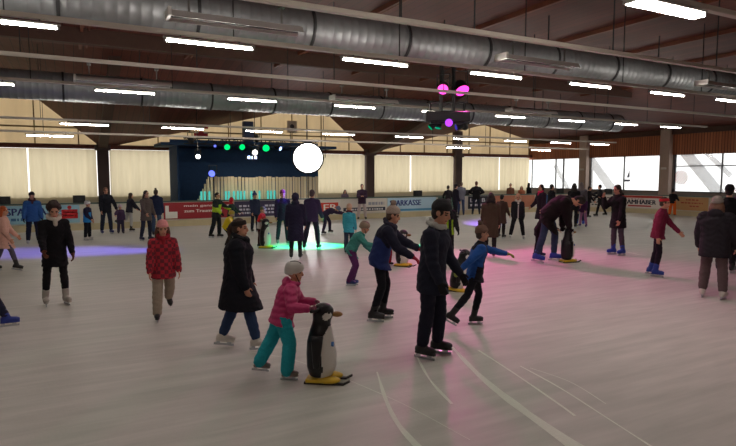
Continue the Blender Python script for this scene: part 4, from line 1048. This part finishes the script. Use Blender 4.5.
person('man in dark jacket just behind the grey jacket man at the barrier', 455, 218.5, 35, 120, 3, coat=(34,32,42), legs=(34,34,44), hair=(40,28,24), hat=('beanie', (34,26,30)))
person('man in black jacket with hands on his hips at the black board', 476, 214.5, 34, 184, 2, L=(2,7,4), RR=(0,7,4), coat=(22,20,24), puff=.05, legs=(38,42,58), hair=(120,80,62), style='short', la=(-18,44,75,-42), ra=(-18,44,75,-42))
person('woman in long dark purple coat with pink scarf', 541, 234, 50, -55, 4, L=(8,3,10), RR=(-6,3,10), coat=(48,28,46), hem=.40, puff=.05, legs=(50,30,56), hair=(36,22,24), style='bob', scarf=(222,52,100), skate=(48,36,60), ra=(16,10,30))
person('man in black jacket walking behind the pink scarf woman', 550, 226, 42, 120, 4, coat=(26,24,30), hem=.16, legs=(30,30,38), hair=(30,22,22), L=(8,3,10), RR=(-8,3,10))
person('adult in dark maroon coat bent low over a penguin, with jeans and blue skates', 547, 262, 65, 84, 56, hp=100, L=(18,5,20), RR=(-10,5,6,6), coat=(26,17,20), hem=.24, puff=.075, legs=(52,64,92), lw=.012, skate=(36,62,170), hair=(24,20,18), style='short', grab=G4, glove=(26,24,28))
person('woman in black leggings bent just behind the maroon coat adult', 538, 257, 47, 70, 36, hp=30, L=(10,5,14), RR=(0,5,8), coat=(28,16,24), hem=.24, puff=.05, legs=(24,22,28), lw=.004, skate=(30,34,80), hair=(30,22,22), style='short', hat=('hood', (38,22,34)), la=(40,6,20), ra=(50,6,20))
person('long haired adult in black coat skating away by the end boards', 573, 228, 45, 165, 3, coat=(22,20,26), hem=.24, legs=(26,24,32), hair=(34,26,26), style='long', skate=(36,30,34), L=(6,3,8), RR=(-6,3,8))
person('grey haired woman in pale jacket and blue skates by the end boards', 580, 225, 43, 175, 3, coat=(98,92,100), hem=.16, legs=(44,50,80), hair=(128,116,116), style='long', skate=(38,70,190))
person('child in purple jacket and pink trousers by the end boards', 583, 227, 32, -25, 8, L=(16,12,16), RR=(-6,12,10), coat=(70,34,74), hem=.08, puff=.045, legs=(170,110,150), lw=.014, skate=(84,52,110), hair=(40,26,28), style='bob', hs=1.12, la=(20,14,20))
person('slim person in black holding a partner, left of the pair', 588, 218, 32, 92, 4, L=(4,3,8), RR=(-6,3,8), coat=(24,22,28), legs=(26,24,32), hair=(30,22,22), la=(60,10,10), ra=(20,10,20))
person('person in black with legs striding wide, right of the pair', 600, 216.5, 32, -80, 6, L=(18,5,6), RR=(-20,5,6), coat=(26,24,30), legs=(24,22,28), hair=(28,22,22), la=(30,10,20), ra=(60,10,10))
person('person in black coat and grey trousers with a hand at the face', 617, 255, 71, -50, 4, hp=12, L=(0,3,8), RR=(4,3,6), coat=(22,19,24), hem=.26, puff=.05, legs=(76,66,78), lw=.008, skate=(40,66,168), hair=(52,34,28), style='bob', ra=(48,10,112,-12), la=(6,8,14), fur=(30,24,26))
person('woman in maroon jacket with red headband reaching forward', 656, 276, 81, 84, 10, hp=8, L=(-4,3,10,4), RR=(8,3,16), la=(34,10,10), ra=(-12,10,16), coat=(122,34,62), hem=.10, puff=.03, legs=(34,24,38), lw=.004, skate=(40,62,150), hair=(64,48,34), style='short', hat=('band', (206,40,52)), sw=.93)
person('child in orange trousers and black jacket at the tan board', 672, 215.5, 27, 160, 3, L=(2,6,5), RR=(2,6,5), coat=(28,26,30), legs=(240,110,44), lw=.04, hat=('beanie', (40,38,42), (90,90,90)), hair=(40,30,28), hs=1.15, puff=.05, ra=(30,14,30))
person('woman in dark coat and grey knitted beanie seen from behind', 712, 298, 104, 168, 3, hp=6, L=(2,5,5), RR=(0,6,5), coat=(38,33,40), hem=.22, puff=.085, legs=(100,82,84), lw=.026, sw=1.12, skate=(214,208,200), hat=('beanie', (150,138,132)), hair=(110,74,56), style='bob', hood=True, la=(6,14,12), ra=(6,14,18))
person('tall adult in black at the right edge behind the grey beanie woman', 725, 272, 89, 170, 3, coat=(20,18,22), hem=.20, puff=.06, legs=(28,26,32), hair=(22,18,18), style='short', la=(6,14,14), ra=(6,14,14), hat=('beanie', (22,20,22)))
person('person in purple with blue skates cut off by the right edge', 738, 261, 79, -120, 3, coat=(92,54,92), hem=.12, puff=.04, legs=(52,44,76), skate=(38,66,180), hair=(28,22,24), style='bob', hat=('band', (26,24,28)))
# left half
person('girl with orange hair in pale pink coat at the left edge', 4, 271, 66, 80, 6, L=(-10,3,14), RR=(30,3,14,12), coat=(226,176,160), hem=.30, puff=.05, legs=(92,84,102), lw=.006, skate=(40,34,36), hair=(180,84,36), style='long', ra=(10,12,20), la=(20,12,20), hs=1.04)
person('man in blue jacket and dark cap behind the curly haired boy', 34, 245, 54, 4, 5, L=(4,5,8), RR=(-4,5,8), coat=(44,84,134), hem=.14, puff=.055, legs=(30,34,50), lw=.02, skate=(190,190,196), hat=('cap', (34,30,36)), hair=(80,64,54), glove=(30,30,36), la=(8,14,14), ra=(10,16,14), scarf=(70,44,50))
person('child in blue jacket and white helmet at the left barrier', 88, 240, 40, 60, 4, coat=(44,132,200), hem=.12, puff=.05, paint=lambda x,y,z,a: 1 if z > .08 or a else 0, paint_cols=((34,34,58),), legs=(26,28,36), lw=.025, skate=(210,206,206), hat=('helmet', (220,218,212)), style='none', hs=1.15, ra=(24,10,20))
person('man in dark navy jacket holding the purple child by the hand', 107, 234, 47, 20, 4, L=(2,6,6), RR=(0,6,6), coat=(30,32,42), hem=.12, puff=.045, legs=(40,46,66), lw=.018, skate=(40,48,110), hair=(110,70,52), la=(12,26,12), ra=(6,10,14))
person('small child in purple snowsuit and pale helmet beside the navy jacket man', 121, 234, 30, 10, 3, coat=(74,54,84), hem=.06, puff=.06, legs=(56,50,72), lw=.035, hat=('helmet', (190,170,180)), style='none', hs=1.2, ra=(60,30,10))
person('woman in dark top and pale jeans with one skate lifted behind', 130, 231.5, 39, 115, 10, L=(-14,4,70,30), RR=(4,3,8), coat=(36,36,48), hem=.08, legs=(176,176,176), lw=.008, skate=(44,38,40), hair=(64,44,34), style='bob', la=(40,14,10), ra=(30,16,10))
person('woman with long brown hair and grey top beside the navy backed man', 147, 241, 51, 40, 3, L=(4,4,8), RR=(-4,4,8), coat=(92,80,76), hem=.22, puff=.04, legs=(40,44,60), hair=(54,38,32), style='long', skate=(34,40,70), la=(8,10,20), ra=(26,16,20))
person('person in navy jacket and jeans with hair in a bun, seen from behind', 157, 236, 47, 165, 3, coat=(34,42,70), hem=.14, puff=.055, legs=(64,80,108), lw=.014, skate=(40,40,52), hair=(58,40,32), style='bun', hood=True)
person('skier-like child in black and lime jacket at the red board', 217, 238, 46, 60, 6, L=(6,5,10), RR=(-8,5,10), coat=(36,42,44), hem=.12, puff=.055, paint=lambda x,y,z,a: 1 if (not a and z < .12 and z > -.2) or (a and z < .0) else 0, paint_cols=((172,206,50),), legs=(28,32,38), lw=.024, hair=(34,26,24), la=(50,14,10), ra=(20,10,30), glove=(30,30,34))
person('child in dark green jacket with red hat by the lime jacket child', 231, 234, 37, 70, 8, coat=(40,62,58), hem=.10, puff=.05, legs=(34,40,44), lw=.02, hat=('hood', (206,44,56)), hs=1.12, ra=(40,10,20), la=(40,10,20))
person('child in bright yellow vest crouching behind the black coat woman', 226, 246, 36, 80, 30, hp=10, L=(40,6,60), RR=(34,6,60), coat=(222,196,36), hem=.14, puff=.06, legs=(44,42,40), lw=.02, hat=('helmet', (190,160,60)), style='none', hs=1.15, la=(30,10,30), ra=(30,10,30))
person('dark clad child in blue hat below the stage', 255, 232, 40, 30, 3, coat=(44,52,76), hem=.14, puff=.05, legs=(36,40,54), lw=.02, hat=('beanie', (52,58,110), (60,66,120)), hair=(50,40,40), hs=1.1)
person('child in red jacket and green hat behind a low penguin', 261, 247, 41, 70, 12, coat=(210,46,44), hem=.12, puff=.055, paint=lambda x,y,z,a: 1 if z < -.06 else 0, paint_cols=((222,210,206),), legs=(60,26,34), lw=.02, hat=('beanie', (104,112,60)), hair=(190,150,100), hs=1.14, grab=G5)
person('person in dark jacket with pink hat left of the long coat', 283, 245, 56, 12, 4, L=(4,5,8), RR=(-4,5,8), coat=(46,40,70), hem=.14, puff=.045, legs=(38,38,58), lw=.012, skate=(120,110,116), hat=('beanie', (130,56,84)), hair=(80,50,50), la=(10,14,20), ra=(10,14,20))
person('person in long dark navy coat seen from behind near the floodlight', 296, 259, 67, 176, 4, L=(-4,2,14,6), RR=(2,2,6), coat=(36,34,58), hem=.46, puff=.055, legs=(28,26,34), lw=.006, hair=(40,32,44), hat=('hood', (44,42,66)), la=(6,12,14), ra=(8,12,20))
person('man in dark purple jacket skating away with legs apart', 312, 249, 60, 160, 5, L=(-6,8,8), RR=(4,9,10), coat=(62,50,84), hem=.12, puff=.055, legs=(46,42,64), lw=.016, skate=(36,30,40), hair=(84,66,72), style='short', la=(8,12,16), ra=(14,12,26))
person('child in dark clothes bending down to the ice near the red board', 325, 234, 27, 78, 72, hp=60, L=(30,6,30), RR=(6,6,20), coat=(52,36,66), hem=.08, puff=.05, legs=(50,40,66), lw=.02, hat=('helmet', (110,120,150)), style='none', hs=1.12, la=(75,8,5), ra=(75,8,5))
person('man in dark purple jacket and pale trousers with hands folded at the barrier', 362, 217.5, 36, 2, 2, L=(2,7,4), RR=(2,7,4), coat=(62,44,64), hem=.14, puff=.05, legs=(196,180,178), lw=.022, hair=(120,84,76), style='short', la=(24,8,78,-40), ra=(24,8,78,-40))
# by the rink edge outside the picture, one blue skate shows
person('skater in dark clothes out of the left edge, only one blue skate in view', -27, 334, 118, 92, 8, L=(-12,3,14), RR=(36,3,10), coat=(40,40,48), hem=.14, legs=(40,44,66), skate=(40,60,150), hair=(60,44,38))
# spectators behind the barrier
person('small spectator in grey behind the barrier left of the man in pale trousers', 345, 214, 27, 5, 4, coat=(112,96,112), hem=.1, legs=(60,50,60), hair=(90,66,62), behind=True, style='bob')
person('dark haired spectator behind the barrier beyond the fair haired child', 510, 213, 27, 5, 3, coat=(120,78,62), hem=.1, legs=(50,40,40), hair=(34,24,22), behind=True)
person('spectator in black standing at the bright corner of the hall', 528, 211, 27, 120, 3, coat=(24,22,26), hem=.2, legs=(30,28,34), hair=(26,20,20), style='bob', behind=True)
person('spectator in orange brown behind the barrier at the brown board', 521, 212, 24, 0, 3, coat=(170,100,72), hem=.1, legs=(60,44,40), hair=(130,84,60), style='bob', behind=True)
bake_people()

# ------------------------------------------------------------------ light and view
wd = bpy.data.worlds.new('world'); sc.world = wd; wd.use_nodes = True
bg = wd.node_tree.nodes['Background']; bg.inputs['Color'].default_value = (1.0, .97, .93, 1); bg.inputs['Strength'].default_value = 1.55
sc.view_settings.view_transform = 'Standard'; sc.view_settings.look = 'None'; sc.view_settings.exposure = 0.42; sc.view_settings.gamma = 1.0; sc.view_settings.use_curve_mapping = False
sc.cycles.use_denoising = True
sc.cycles.max_bounces = 6; sc.cycles.transparent_max_bounces = 8; sc.cycles.sample_clamp_indirect = 4.0
